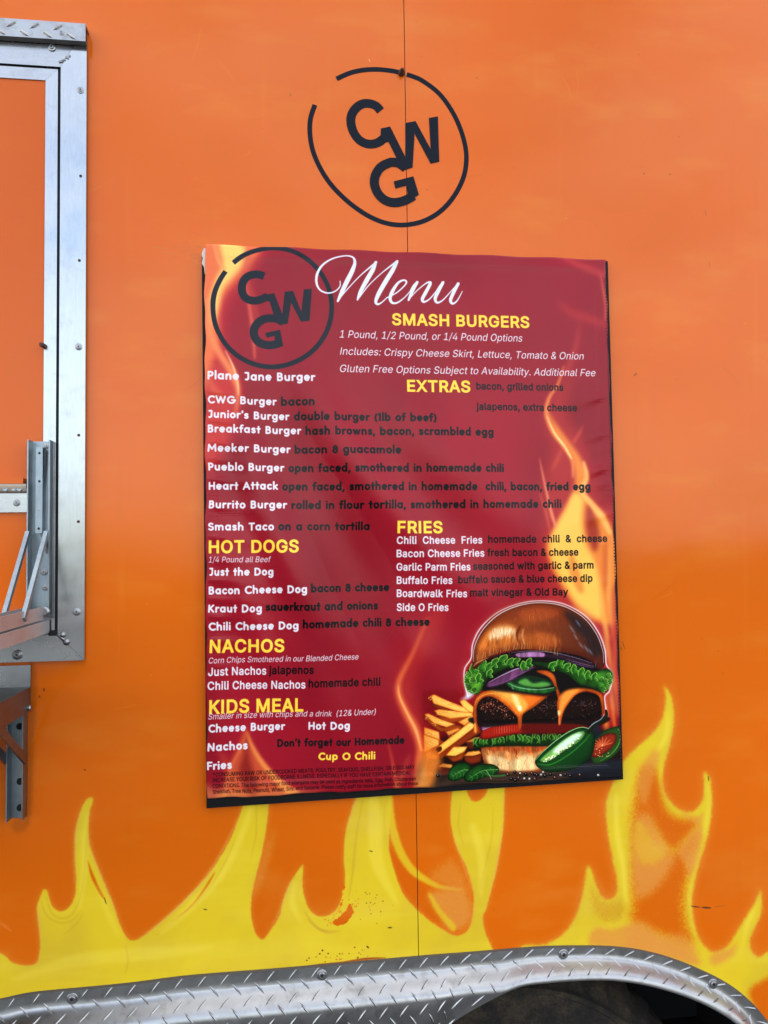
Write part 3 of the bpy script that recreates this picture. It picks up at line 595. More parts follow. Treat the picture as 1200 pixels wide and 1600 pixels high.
# patty
S([(356, 440), (420, 388), (560, 344), (760, 338), (940, 366), (1040, 430), (1056, 470), (1030, 560), (700, 575), (400, 560), (372, 500)], (26, 18, 16), 4, 1)
S([(366, 700), (1060, 700), (1030, 760), (900, 745), (600, 745), (400, 760)], (30, 18, 16), 4, .9)
S([(362, 660), (372, 620), (430, 592), (520, 592), (600, 640), (760, 590), (860, 588), (960, 570), (1050, 590), (1070, 650), (1050, 700), (960, 722), (760, 728), (620, 735), (430, 738), (380, 712)], (40, 20, 16), 3, edge=(14, 8, 8), er=5)
for i in range(620):
    cx_, cy_ = random.uniform(376, 1056), random.uniform(600, 722)
    q = random.random()
    left = cx_ < 660
    c = (random.choice([(150, 76, 54), (196, 120, 90), (96, 40, 26), (84, 36, 28)]) if left else random.choice([(60, 62, 78), (96, 92, 104), (70, 34, 24), (120, 70, 50)]))
    if q < .4: c = (12, 8, 8)
    hot = math.exp(-((cx_ - 430) / 60) ** 2) + math.exp(-((cx_ - 520) / 50) ** 2) + .7 * math.exp(-((cx_ - 760) / 60) ** 2) + .5 * math.exp(-((cx_ - 950) / 90) ** 2)
    if q >= .4 and random.random() > hot * math.exp(-((cy_ - 655) / 44) ** 2) + .05: continue
    r_ = random.uniform(2, 5.5)
    S([(cx_ - r_, cy_), (cx_, cy_ - r_ * .8), (cx_ + r_, cy_ + 1), (cx_, cy_ + r_ * .7)], c, .5, .85, n=2)
random.seed(35)
for (x, y, n_) in ((412, 650, 34), (450, 628, 26), (512, 660, 30), (540, 690, 12), (740, 660, 26), (790, 640, 18), (960, 640, 22), (1010, 630, 16)):
    for k in range(n_):
        qx, qy = x + random.gauss(0, 18), y + random.gauss(0, 15)
        if not (372 < qx < 1058 and 600 < qy < 724): continue
        c = random.choice([(214, 130, 96), (240, 186, 150), (150, 60, 38), (120, 44, 28)]) if x < 700 else random.choice([(150, 104, 84), (96, 98, 124), (120, 62, 42)])
        Ln([(qx, qy), (qx + random.uniform(-6, 6), qy + random.uniform(-7, 7))], [1, 3.4, 1], c, .6, .85)
# cheese with its drips
CH = dict(edge=(170, 78, 20), er=3.2)
S([(350, 640), (362, 600), (400, 568), (470, 550), (560, 556), (650, 575), (740, 590), (790, 570), (740, 612), (690, 650), (640, 680), (622, 700), (618, 740), (612, 772), (600, 772), (596, 740), (592, 706), (560, 672), (500, 620), (440, 592), (400, 600), (370, 640), (366, 700), (372, 760), (374, 786), (360, 798), (346, 786), (352, 740), (346, 690)], (236, 148, 56), 2, grad=(0, (222, 118, 40)), streak=(35, 6, .16), **CH)
S([(440, 560), (540, 562), (610, 590), (650, 640), (612, 684), (560, 630), (500, 586)], (250, 196, 100), 7, .75)
S([(560, 585), (590, 590), (610, 640), (606, 670), (588, 650)], (255, 232, 170), 5, .8)
S([(598, 645), (616, 650), (614, 672), (600, 668)], (255, 246, 214), 3, .95)
Ln([(356, 740), (360, 786)], [6, 9], (252, 196, 116), 2, .8)
S([(700, 455), (760, 452), (800, 480), (815, 540), (830, 570), (880, 545), (960, 545), (1030, 560), (1064, 590), (1072, 640), (1064, 700), (1056, 640), (1040, 590), (980, 566), (920, 585), (880, 630), (850, 680), (838, 730), (832, 752), (820, 750), (820, 700), (812, 640), (818, 600), (800, 540), (770, 490)], (216, 112, 40), 2, grad=(-20, (238, 150, 62)), streak=(60, 6, .16), **CH)
S([(700, 458), (750, 458), (790, 486), (806, 530), (780, 500), (740, 474)], (250, 186, 120), 4, .75)
S([(840, 590), (880, 560), (940, 552), (900, 590), (860, 640), (836, 690), (826, 650)], (250, 176, 84), 6, .75)
S([(818, 672), (832, 676), (830, 700), (820, 698)], (255, 232, 180), 3, .9)
Ln([(826, 700), (828, 745)], [5, 8], (236, 150, 90), 2, .9)
Ln([(356, 640), (372, 604), (420, 580), (470, 580), (540, 622), (590, 690)], [1.5, 2.5, 2, 1.5], (255, 222, 160), 1, .6)
# pepper slice and shadow gap
S([(420, 545), (560, 430), (720, 420), (840, 470), (1060, 520), (1080, 560), (960, 546), (860, 560), (820, 590), (740, 590), (600, 575), (440, 556)], (24, 20, 18), 6, .93)
S([(700, 455), (760, 452), (800, 480), (815, 540), (828, 574), (818, 600), (800, 540), (770, 490)], (226, 128, 60), 2, **CH)
S([(530, 515), (560, 502), (700, 548), (800, 540), (804, 562), (740, 580), (640, 572), (560, 552)], (52, 116, 56), 2, edge=(20, 62, 28), er=2.4, streak=(88, 5, .3))
S([(560, 512), (600, 484), (680, 480), (770, 505), (790, 530), (720, 545), (620, 538)], (28, 58, 36), 2)
S([(596, 516), (640, 494), (680, 520), (740, 512), (780, 530), (720, 544), (640, 536)], (120, 186, 92), 5, .85)
Ln([(538, 516), (600, 544), (700, 556), (796, 546)], [2, 3.4, 3], (196, 230, 190), 1, .8)
Ln([(560, 530), (570, 552)], [3, 5], (220, 240, 230), 2, .6)
# purple onion under the lettuce
S([(424, 520), (470, 494), (540, 458), (620, 430), (700, 428), (640, 462), (560, 508), (470, 540), (426, 540)], (122, 76, 112), 2, edge=(58, 30, 54), er=2.2, streak=(70, 4, .3))
Ln([(432, 516), (520, 470), (600, 438), (660, 432)], [2, 6, 7, 2], (212, 180, 206), 1.6, .8)
Ln([(436, 536), (520, 514), (590, 478), (660, 448)], [1, 2.4, 1.5], (190, 150, 190), 1, .7)
# upper lettuce
S([(306, 470), (340, 432), (420, 400), (500, 392), (620, 400), (700, 398), (760, 404), (840, 396), (920, 420), (1010, 450), (1090, 440), (1120, 476), (1096, 540), (1070, 574), (1010, 550), (940, 530), (860, 470), (760, 440), (690, 420), (640, 440), (560, 430), (500, 452), (440, 490), (400, 540), (376, 578), (330, 568), (306, 530)], (44, 92, 30), 3, edge=(18, 48, 16), er=4, streak=(60, 9, .3))
S([(306, 480), (336, 452), (380, 470), (400, 520), (376, 574), (330, 562), (310, 528)], (104, 158, 56), 7, .8, streak=(40, 8, .4))
S([(1030, 470), (1090, 452), (1118, 480), (1094, 540), (1066, 566), (1040, 530)], (78, 140, 52), 8, .8, streak=(120, 8, .4))
random.seed(44)
for (x, y, a0) in ((318, 470, 2.6), (308, 505, 2.9), (320, 545, 3.4), (350, 560, 3.9), (366, 500, 2.2), (340, 500, 2.8), (1098, 478, .4), (1104, 508, .1), (1090, 538, -.4), (1068, 556, -.8), (1060, 500, .5), (1080, 510, 0)):
    ca, sa = math.cos(a0), math.sin(a0)
    R_ = lambda u, v: (x + u * ca + v * sa, y - u * sa + v * ca)
    S([R_(-16, -10), R_(0, -15), R_(13, -9), R_(8, 0), R_(15, 9), R_(0, 14), R_(-16, 9)], random.choice([(84, 148, 50), (120, 176, 70), (58, 112, 40)]), 2, .85, edge=(36, 84, 26), er=1.8)
    Ln([R_(-14, -10), R_(0, -14), R_(12, -8), R_(7, 0), R_(14, 8), R_(0, 13)], [1, 3, 4, 2.5, 4, 1], (186, 220, 122), .9, .8)
    Ln([R_(-16, 0), R_(4, 1)], [4, 1.5], (28, 66, 22), 1.5, .7)
random.seed(5)
for (x, y, k) in [(400, 420, 1.2), (440, 430, 1.1), (470, 405, 1), (515, 388, 1.1), (555, 405, 1), (590, 398, .9), (630, 425, 1), (660, 405, .9), (790, 425, 1), (835, 405, 1.1), (870, 430, .9), (910, 445, 1), (950, 462, 1), (985, 478, 1), (1020, 485, .9), (440, 465, .9), (350, 440, 1.1), (380, 490, 1)]:
    a0 = random.uniform(-.5, .5)
    def rr(p):
        return [(x + k * (u * math.cos(a0) - v * math.sin(a0)), y + k * (u * math.sin(a0) + v * math.cos(a0))) for u, v in p]
    S(rr([(-18, 24), (-22, -4), (-8, -20), (8, -30), (18, -12), (10, 6), (24, 20), (6, 30), (-6, 18)]), (74, 146, 48), 2, .92, edge=(34, 84, 24), er=2)
    Ln(rr([(-18, 22), (-20, -4), (-8, -18), (6, -27), (15, -12), (7, 6), (20, 20), (6, 27)]), [1.5, 4.5, 3, 4.5, 2.5, 4, 1.5], (168, 214, 104), .9, .85)
    Ln(rr([(-8, 12), (-6, -6), (4, -14)]), [4, 6, 2], (22, 58, 18), 2, .7)
# onion rings under the lid
S([(540, 366), (600, 352), (720, 350), (880, 368), (1010, 410), (1016, 432), (940, 420), (860, 396), (700, 378), (590, 380)], (66, 36, 58), 2, edge=(26, 14, 24), er=2.4)
S([(590, 356), (680, 348), (740, 354), (740, 374), (680, 376), (600, 376)], (176, 130, 170), 2, .9, streak=(88, 4, .35))
Ln([(560, 352), (660, 343), (780, 350), (900, 376), (1006, 410)], [1, 2.6, 3, 2.4, 2], (206, 180, 210), 1, .8)
Ln([(860, 396), (940, 420), (1012, 436)], [2, 7, 3], (128, 88, 140), 1.5, .8)
Ln([(862, 388), (940, 410), (1014, 428)], [1, 2, 2], (226, 210, 230), .8, .8)
# lid of the bun
LID = [(344, 430), (348, 330), (392, 226), (480, 140), (600, 88), (720, 72), (850, 92), (965, 158), (1036, 250), (1070, 340), (1076, 420), (1040, 440), (1010, 400), (930, 368), (800, 346), (640, 338), (520, 346), (420, 388), (366, 436)]
S(LID, (190, 104, 44), 1.5, edge=(92, 34, 14), er=8, grad=(-8, (96, 44, 28)))
S([(420, 180), (560, 100), (720, 80), (880, 110), (1000, 200), (900, 190), (720, 150), (560, 170)], (140, 62, 26), 16, .75)
S([(850, 120), (960, 170), (1030, 260), (1062, 350), (1010, 370), (960, 280), (900, 210)], (44, 34, 40), 14, .75)
S([(370, 330), (430, 240), (520, 200), (590, 230), (600, 290), (520, 320), (430, 330)], (232, 150, 72), 16, .8, streak=(70, 9, .16))
S([(436, 240), (500, 206), (570, 214), (566, 250), (490, 270), (440, 274)], (255, 226, 180), 12, .7)
random.seed(40)
for i in range(60):
    x, y = random.uniform(440, 590), random.uniform(212, 262)
    Ln([(x, y), (x - 4, y + random.uniform(14, 40))], [.8, 4, .8], (255, 244, 222), 1, .5)
S([(600, 130), (720, 100), (820, 130), (760, 170), (640, 180)], (196, 104, 52), 14, .55)
S([(620, 260), (720, 240), (820, 270), (800, 320), (660, 320)], (216, 126, 56), 14, .6, streak=(84, 8, .25))
Ln([(612, 200), (590, 250), (602, 300)], [3, 14, 4], (96, 36, 16), 3, .85)
Ln([(626, 220), (620, 260), (632, 305)], [2, 9, 2], (250, 220, 170), 3, .9)
for i in range(74):
    t = i / 73
    x = 372 + 660 * t
    yb = 392 - 62 * math.sin(math.pi * min(1, t * 1.25)) + (42 * max(0, t - .62) / .38)
    h_ = random.uniform(18, 44)
    c = random.choice([(248, 186, 104), (224, 140, 66), (176, 88, 34), (255, 214, 150)]) if t < .68 else random.choice([(70, 66, 80), (150, 170, 200), (120, 60, 34), (60, 36, 30)])
    Ln([(x, yb), (x + random.uniform(-7, 7), yb - h_)], [3.5, 1.2], c, 1, .6)
random.seed(21)
for i in range(260):      # fine hairlines following the curve of the lid
    t = random.uniform(.04, .96); k = random.uniform(.12, .95)
    ax = 350 + 720 * t; top = 430 - 360 * math.sin(math.pi * t) ** .62
    y0_ = top + (400 - top) * k - 20 * math.sin(math.pi * t)
    if y0_ < top + 14: continue
    dx = (t - .5) * 46
    c = random.choice([(236, 160, 92), (112, 48, 20), (208, 122, 62)]) if t < .66 else random.choice([(50, 30, 28), (96, 104, 124), (120, 66, 40)])
    Ln([(ax, y0_), (ax + dx * .5, y0_ + 16), (ax + dx, y0_ + random.uniform(24, 54))], [.6, 2.2, .6], c, .8, random.uniform(.15, .42))
for x, y, l in ((905, 250, 40), (930, 290, 50), (960, 310, 52), (985, 330, 46), (880, 200, 60), (915, 170, 50)):
    Ln([(x, y), (x + l * .55, y + l * .8)], [2, 7, 2], (150, 180, 214), 3, .75)
random.seed(52)
for i in range(40):
    x = random.uniform(380, 840); t = (x - 372) / 660
    yb = 372 - 62 * math.sin(math.pi * min(1, t * 1.25))
    Ln([(x, yb - random.uniform(0, 30)), (x + random.uniform(-6, 6), yb - random.uniform(50, 96))], [1, 7, 1], random.choice([(240, 170, 100), (214, 128, 66), (120, 52, 22)]), 2.5, random.uniform(.2, .5))
Ln([(350, 425), (372, 404), (430, 378)], [3, 6, 2], (255, 214, 150), 2, .7)
Ln([(348, 400), (354, 320), (398, 226), (484, 142), (600, 92), (720, 76), (850, 96), (960, 160), (1030, 250), (1064, 340), (1070, 410)], [2, 4, 5, 5, 5, 4, 5, 4, 4, 3, 2], (248, 250, 255), 1.4, .75)
# half tomato behind, then the open green pepper
S([(1010, 960), (1000, 880), (1040, 810), (1100, 770), (1168, 764), (1172, 860), (1130, 920), (1060, 962)], (54, 92, 40), 2, edge=(24, 50, 20), er=3)
S([(1006, 900), (1030, 840), (1080, 800), (1130, 796), (1140, 830), (1110, 880), (1050, 925), (1010, 930)], (156, 58, 32), 2, edge=(92, 26, 14), er=3)
for a in range(9):
    t = math.radians(20 + a * 24)
    Ln([(1066, 866), (1066 + 58 * math.cos(t), 862 - 46 * math.sin(t))], [5, 7, 2], (232, 134, 90), 1.5, .75)
for i in range(14):
    x, y = random.uniform(1015, 1100), random.uniform(860, 925)
    S([(x - 3, y), (x, y - 3), (x + 4, y), (x, y + 3)], (240, 214, 150), .6, .9, n=2)
Ln([(1150, 770), (1162, 800), (1150, 860), (1110, 912), (1050, 952)], [2, 4, 4, 3, 1], (150, 190, 100), 1, .8)
S([(1000, 770), (1040, 740), (1060, 800), (1020, 830)], (30, 52, 66), 6, .7)
POD = [(692, 944), (730, 900), (800, 840), (880, 784), (940, 764), (990, 770), (1020, 800), (1022, 860), (1000, 930), (930, 985), (840, 1008), (760, 1008), (706, 984)]
S(POD, (40, 122, 44), 1.5, edge=(10, 44, 18), er=5, grad=(-60, (14, 52, 24)))
S([(706, 930), (800, 850), (890, 792), (950, 772), (980, 784), (960, 830), (880, 888), (790, 940), (720, 962)], (22, 72, 30), 1.5)
S([(720, 946), (790, 880), (880, 814), (950, 786), (966, 800), (930, 846), (850, 896), (770, 946)], (150, 204, 110), 4, .95, streak=(38, 5, .3))
S([(790, 896), (860, 834), (930, 796), (950, 808), (880, 866), (820, 906)], (226, 240, 226), 5, .9)
for i in range(46):
    t = random.random()
    x, y = 745 + 190 * t + random.uniform(-8, 8), 948 - 120 * t + random.uniform(-6, 12)
    S([(x - 5, y), (x, y - 5), (x + 5, y), (x, y + 4)], random.choice([(240, 240, 200), (222, 222, 150), (250, 250, 236)]), .7, .9, n=2)
    if i % 3 == 0: S([(x - 3, y + 8), (x + 2, y + 5), (x + 4, y + 9), (x, y + 12)], (56, 44, 20), .7, .8, n=2)
Ln([(694, 944), (740, 894), (820, 828), (890, 784), (950, 764), (1000, 776)], [2, 4, 4.5, 4, 3], (190, 226, 160), 1, .9)
Ln([(700, 966), (780, 968), (880, 914), (960, 846), (1000, 796)], [3, 5, 5, 5, 2], (92, 176, 76), 2, .75)
Ln([(990, 790), (1020, 750), (1060, 726), (1084, 700), (1082, 672)], [26, 17, 17, 18, 13], (34, 46, 24), 1)
Ln([(984, 776), (1014, 744), (1054, 720), (1072, 694)], [2, 5, 4, 3], (196, 214, 226), 1.5, .8)
# basil
for L_, mid in (([(210, 1030), (222, 990), (262, 962), (310, 956), (340, 980), (330, 1010), (300, 1040), (250, 1060), (216, 1052)], [(335, 1000), (290, 1000), (226, 1040)]),
                ([(300, 1030), (340, 985), (400, 964), (460, 968), (492, 990), (480, 1018), (420, 1040), (350, 1064), (306, 1058)], [(488, 996), (400, 1004), (318, 1052)])):
    S(L_, (34, 92, 34), 1.5, edge=(14, 44, 18), er=3.4, streak=(50, 9, .2))
    Ln(mid, [3, 3, 1], (150, 196, 120), .8, .8)
    (ax, ay), (bx_, by_), (cx_, cy_) = mid
    for k in range(5):
        t = .15 + k * .17
        qx, qy = ax + (cx_ - ax) * t, ay + (cy_ - ay) * t
        Ln([(qx, qy), (qx - 22, qy - 18)], [2, 5, 1], (104, 166, 84), 1.4, .6)
        Ln([(qx, qy), (qx - 8, qy + 22)], [2, 5, 1], (96, 156, 78), 1.4, .55)
Ln([(400, 1010), (450, 1030), (520, 1028), (565, 1016)], [4, 9, 9, 1], (70, 120, 60), 1)
Ln([(420, 1000), (440, 1030), (450, 1050)], [2, 3, 2], (176, 206, 150), .8, .8)
# peppercorns
random.seed(3)
for (x, y, c) in [(155, 1028, 0), (580, 1010, 0), (608, 1014, 1), (582, 1054, 0), (632, 1042, 1), (600, 1040, 2), (672, 1014, 2), (690, 1020, 0), (700, 1026, 0), (735, 1010, 1), (724, 1024, 1), (745, 1030, 0), (776, 1022, 0), (832, 1028, 1), (858, 1026, 0), (938, 1026, 2), (1040, 1026, 1), (690, 1046, 2), (660, 1044, 1), (540, 1022, 2), (560, 1048, 0), (800, 1040, 2), (886, 1034, 0), (640, 1020, 0)]:
    c = [(26, 18, 18), (214, 200, 186), (128, 62, 58)][c]
    S([(x - 11, y), (x, y - 10), (x + 11, y), (x, y + 10)], c, 1.2, edge=(10, 8, 8), er=.9)
    S([(x - 5, y - 3), (x - 1, y - 6), (x + 2, y - 3), (x - 1, y)], (210, 206, 204), 1.2, .8, n=2)

# the picture is printed dense: deepen its darks
m, x0, y0 = bn.mask(b([(70, 560), (280, 560), (300, 440), (340, 300), (400, 180), (560, 80), (720, 50), (880, 80), (1020, 200), (1090, 380), (1130, 480), (1090, 600), (1180, 760), (1180, 1070), (120, 1110), (60, 900)]), 4)
reg = bn.img[y0:y0 + m.shape[0], x0:x0 + m.shape[1]]
lum = reg.mean(2, keepdims=True)
deep = np.clip(reg + (reg - lum) * .02, 0, 1)
deep = np.clip(deep ** 1.32 * 1.06, 0, 1)
deep *= (0.93 + .14 * noise(m.shape[0], m.shape[1], 3, 3, oct=2))[..., None]
bn.img[y0:y0 + m.shape[0], x0:x0 + m.shape[1]] = reg * (1 - m[..., None]) + deep * m[..., None]
# ---- logo on the banner
INK = (14, 20, 31)
bc = crop(300, 370, 4.615)
def ring(cx_, cy_, r_, a0, a1): return [(cx_ + r_ * math.cos(math.radians(a)), cy_ - r_ * math.sin(math.radians(a))) for a in np.linspace(a0, a1, 90)]
def fat(s, pts, wid, col, sm=True, flat=True):
    P = smooth(pts, 8, False) if sm else np.asarray(pts, float)
    T_ = s.T(P)
    d = np.gradient(T_, axis=0); d /= np.hypot(*d.T)[:, None]
    nn = np.stack([-d[:, 1], d[:, 0]], 1) * wid * s.k / 2
    quads = [np.array([T_[i] - nn[i], T_[i + 1] - nn[i + 1], T_[i + 1] + nn[i + 1], T_[i] + nn[i]]) for i in range(len(T_) - 1)]
    m, x0, y0 = raster(quads, s.W, s.H)
    s.comp(m, x0, y0, srgb(col))
fat(bn, bc(ring(579, 511, 428, 131, -218)), 34 / 4.615, INK, False)
fat(bn, bc([(520, 288), (482, 274), (430, 276), (386, 300), (362, 346), (363, 400), (386, 440), (430, 460), (482, 458), (545, 432)]), 56 / 4.615, INK)
bn.poly(bc([(530, 420), (592, 408), (652, 560), (668, 400), (728, 393), (788, 545), (806, 383), (864, 378), (848, 608), (785, 615), (714, 478), (690, 630), (625, 637), (600, 600), (560, 470), (530, 462)]), INK, sm=False)
fat(bn, bc([(660, 618), (620, 598), (585, 590), (530, 592), (482, 616), (450, 660), (448, 710), (476, 756), (530, 780), (590, 780), (648, 762)]), 58 / 4.615, INK)
bn.poly(bc([(528, 695), (635, 672), (656, 780), (600, 800), (596, 716), (540, 729)]), INK, sm=False)

# ---- the word Menu, brushed
mc = crop(480, 380, 2.5)
WH = (224, 226, 236)
def br(pts, wid): bn.line(mc(pts), np.asarray(wid) / 2.5, WH, .25)
br([(128, 148), (128, 168), (110, 188), (80, 196), (50, 184), (36, 155), (40, 118), (62, 84), (102, 60), (148, 50), (178, 56), (186, 76), (176, 108), (156, 148), (136, 190), (119, 228)], [3, 4, 5, 6, 7, 9, 10, 8, 6, 5, 7, 12, 17, 18, 16, 8])
br([(118, 228), (150, 188), (208, 126), (270, 74)], [5, 4, 4, 8])
br([(268, 74), (256, 104), (234, 142), (208, 190), (196, 222)], [10, 17, 18, 14, 6])
br([(196, 222), (240, 165), (296, 112), (352, 70)], [5, 4, 4, 9])
br([(350, 74), (332, 108), (306, 150), (280, 196), (268, 226), (274, 238), (290, 232), (314, 210)], [12, 17, 18, 17, 12, 9, 5, 4])
br([(314, 212), (348, 194), (376, 170), (388, 152), (378, 144), (356, 154), (334, 186), (324, 214), (332, 232), (352, 232), (380, 212), (402, 188)], [4, 5, 5, 7, 7, 9, 14, 13, 10, 7, 4, 4])
br([(402, 188), (414, 166), (430, 152)], [4, 5, 9])
br([(430, 152), (412, 184), (396, 222)], [11, 14, 8])
br([(398, 218), (430, 184), (462, 158), (478, 152), (480, 160), (462, 194), (450, 218), (456, 229), (478, 218), (504, 188)], [4, 4, 5, 9, 13, 14, 13, 9, 5, 4])
br([(504, 188), (518, 166), (532, 152)], [4, 5, 9])
br([(530, 154), (512, 188), (500, 216), (508, 232), (530, 222), (560, 190), (592, 156)], [12, 14, 13, 9, 5, 4, 7])
br([(590, 158), (572, 192), (560, 222), (568, 236), (586, 224), (606, 188)], [12, 14, 13, 9, 5, 3])

# ---- the lines of the menu: text, baseline start and end, cap height, face, colour
YE, WT, BK = (255, 214, 66), (226, 220, 226), (6, 5, 8)
for t in [
 ("Plane Jane Burger", 324.7, 593.4, 492.8, 596.8, 13.2, 'round', WT),
 ("CWG Burger", 324.2, 630.8, 432.7, 633.6, 12.2, 'round', WT), ("bacon", 439, 634.2, 491.4, 634.5, 13.4, 'round', BK),
 ("Junior's Burger", 324.7, 653.5, 452.5, 656.9, 12.2, 'round', WT), ("double burger (1lb of beef)", 459.3, 657.2, 681, 660, 13, 'round', BK),
 ("Breakfast Burger", 324.7, 676.2, 471, 679, 12.2, 'round', WT), ("hash browns, bacon, scrambled egg", 477.2, 680.1, 770.3, 681.8, 13, 'round', BK),
 ("Meeker Burger", 325.3, 706.2, 454.5, 708.2, 12.2, 'round', WT), ("bacon & guacamole", 460.2, 709, 626.2, 709.6, 13, 'round', BK),
 ("Pueblo Burger", 325.3, 735.7, 444.6, 737.1, 12.2, 'round', WT), ("open faced, smothered in homemade chili", 450.8, 738, 786.2, 738, 13, 'round', BK),
 ("Heart Attack", 325.9, 765.7, 434.7, 765.7, 12.2, 'round', WT), ("open faced, smothered in homemade  chili, bacon, fried egg", 441.2, 766.9, 922, 766.5, 13, 'round', BK),
 ("Burrito Burger", 325.9, 794.6, 448.9, 795.2, 12.2, 'round', WT), ("rolled in flour tortilla, smothered in homemade chili", 455.4, 796, 876.6, 793.7, 13, 'round', BK),
 ("Smash Taco", 325.9, 829.2, 428.4, 829.2, 12.2, 'round', WT), ("on a corn tortilla", 435, 829.2, 577, 828.6, 12.6, 'round', BK),
 ("HOT DOGS", 326.4, 863.8, 466.7, 862.3, 18, 'bold', YE), ("1/4 Pound all Beef", 325.3, 878.8, 423.9, 878.2, 8.6, 'italic', WT),
 ("Just the Dog", 325.9, 899.7, 427.3, 899.2, 12, 'round', WT),
 ("Bacon Cheese Dog", 326.4, 929, 479.5, 926, 12.2, 'round', WT), ("bacon & cheese", 485.7, 925.5, 608, 923.8, 12.8, 'round', BK),
 ("Kraut Dog", 325.9, 957.3, 409.2, 956.4, 12.2, 'round', WT), ("sauerkraut and onions", 415.4, 954.6, 590.5, 952.5, 12.8, 'round', BK),
 ("Chili Cheese Dog", 325.9, 985.6, 466.4, 982.8, 12.2, 'round', WT), ("homemade chili & cheese", 473, 981.4, 670.6, 977.4, 12.8, 'round', BK),
 ("NACHOS", 327, 1019.6, 444.3, 1017.6, 18.4, 'bold', YE), ("Corn Chips Smothered in our Blended Cheese", 325.9, 1036.6, 560, 1030, 8.6, 'italic', WT),
 ("Just Nachos", 325.3, 1055.9, 416.3, 1053.6, 11.6, 'sansb', WT), ("jalapenos", 420, 1052.8, 490, 1051.6, 11.6, 'sansb', BK),
 ("Chili Cheese Nachos", 325.3, 1077.7, 477.2, 1074.9, 11.6, 'sansb', WT), ("homemade chili", 482, 1073, 594.2, 1070.6, 11.6, 'sansb', BK),
 ("KIDS MEAL", 326.6, 1114.9, 474, 1110.9, 19, 'bold', YE), ("Smaller in size with chips and a drink  (12& Under)", 325.4, 1124.1, 586.9, 1116, 8.8, 'italic', WT),
 ("Cheese Burger", 324.8, 1144.8, 445.7, 1140.8, 12, 'round', WT), ("Hot Dog", 481.8, 1140.2, 546.2, 1138.6, 12, 'round', WT),
 ("Nachos", 324.8, 1174.1, 387, 1171, 12.4, 'round', WT), ("Fries", 323.9, 1203.4, 362.4, 1201.2, 12.4, 'round', WT),
 ("Don't forget our Homemade", 433.3, 1167.9, 631.6, 1161.8, 12, 'round', (26, 18, 22)), ("Cup O Chili", 497.5, 1188, 586, 1185.8, 11.6, 'round', YE),
 ("*CONSUMING RAW OR UNDERCOOKED MEATS, POULTRY, SEAFOOD, SHELLFISH, OR EGGS MAY", 333, 1213.3, 647.7, 1200.9, 5.9, 'small', BK),
 ("INCREASE YOUR RISK OF FOODBORNE ILLNESS, ESPECIALLY IF YOU HAVE CERTAIN MEDICAL", 333, 1221.9, 641.5, 1210.2, 5.9, 'small', BK),
 ("CONDITIONS. The following major food allergens may be used as ingredients: Milk, Egg, Fish, Crustacean", 332.5, 1231.1, 649.2, 1218.8, 5.6, 'small', BK),
 ("Shellfish, Tree Nuts, Peanuts, Wheat, Soy, and Sesame. Please notify staff for more information about these", 332.5, 1240.4, 652.9, 1226.5, 5.6, 'small', BK),
 ("SMASH BURGERS", 612.4, 507.2, 827.2, 512, 17.6, 'bold', YE),
 ("1 Pound, 1/2 Pound, or 1/4 Pound Options", 530.4, 528, 816.4, 534, 11.6, 'italic', WT),
 ("Includes: Crispy Cheese Skirt, Lettuce, Tomato & Onion", 531, 554.8, 912, 562, 11.6, 'italic', WT),
 ("Gluten Free Options Subject to Availability. Additional Fee", 531, 582, 930.4, 588, 11.6, 'italic', WT),
 ("EXTRAS", 635.6, 612, 734.4, 613.2, 17.6, 'bold', YE), ("bacon, grilled onions", 743.6, 608.8, 880.4, 610.4, 11, 'sansb', BK),
 ("jalapenos, extra cheese", 743.4, 640.8, 902, 642.2, 11, 'sansb', BK),
 ("FRIES", 619.6, 832.6, 690.6, 832.6, 17.6, 'bold', YE),
 ("Chili  Cheese  Fries", 619, 849.7, 752.6, 849, 11, 'sansb', WT), ("homemade  chili  &  cheese", 761.5, 848, 948.3, 846.5, 11, 'sansb', BK),
 ("Bacon Cheese Fries", 619, 870.3, 755.8, 869.4, 11, 'sansb', WT), ("fresh bacon & cheese", 760.2, 868.7, 903, 867.8, 11, 'sansb', BK),
 ("Garlic Parm Fries", 619, 891.2, 733.6, 890.8, 11, 'sansb', WT), ("seasoned with garlic & parm", 737.7, 890, 927, 888, 11, 'sansb', BK),
 ("Buffalo Fries", 619.6, 912, 705, 911.7, 11, 'sansb', WT), ("buffalo sauce & blue cheese dip", 714, 910.8, 925.5, 908.6, 11, 'sansb', BK),
 ("Boardwalk Fries", 619.6, 932.4, 728, 932.4, 11, 'sansb', WT), ("malt vinegar & Old Bay", 732.4, 931, 887.5, 930.1, 11, 'sansb', BK),
 ("Side O Fries", 619.6, 954.2, 699.7, 953.9, 11, 'sansb', WT)]:
    text, x0, y0, x1, y1, cap, face, col = t
    write(bn, text, x0, y0, x1, y1, cap, 'round' if face == 'round' else ('italic' if face == 'italic' else 'sans'), col,
          bold={'bold': .052, 'sansb': .044, 'italic': .004, 'small': .010}.get(face, 0))

# ------------------------------------------------------------------ the paint on the trailer side
_a, _b2 = at(-60, -30), at(1290, 1660)
WX0, WX1, WZ1, WZ0 = _a.x, _b2.x, _a.z + .02, at(600, 1690).z
wl = Sheet(WX0, WX1, WZ0, WZ1, 1450, 0.0, (214, 98, 4))
H_, W_ = wl.H, wl.W
big = noise(H_, W_, 420, 300, oct=3)
wl.img *= (0.965 + 0.07 * big)[..., None]

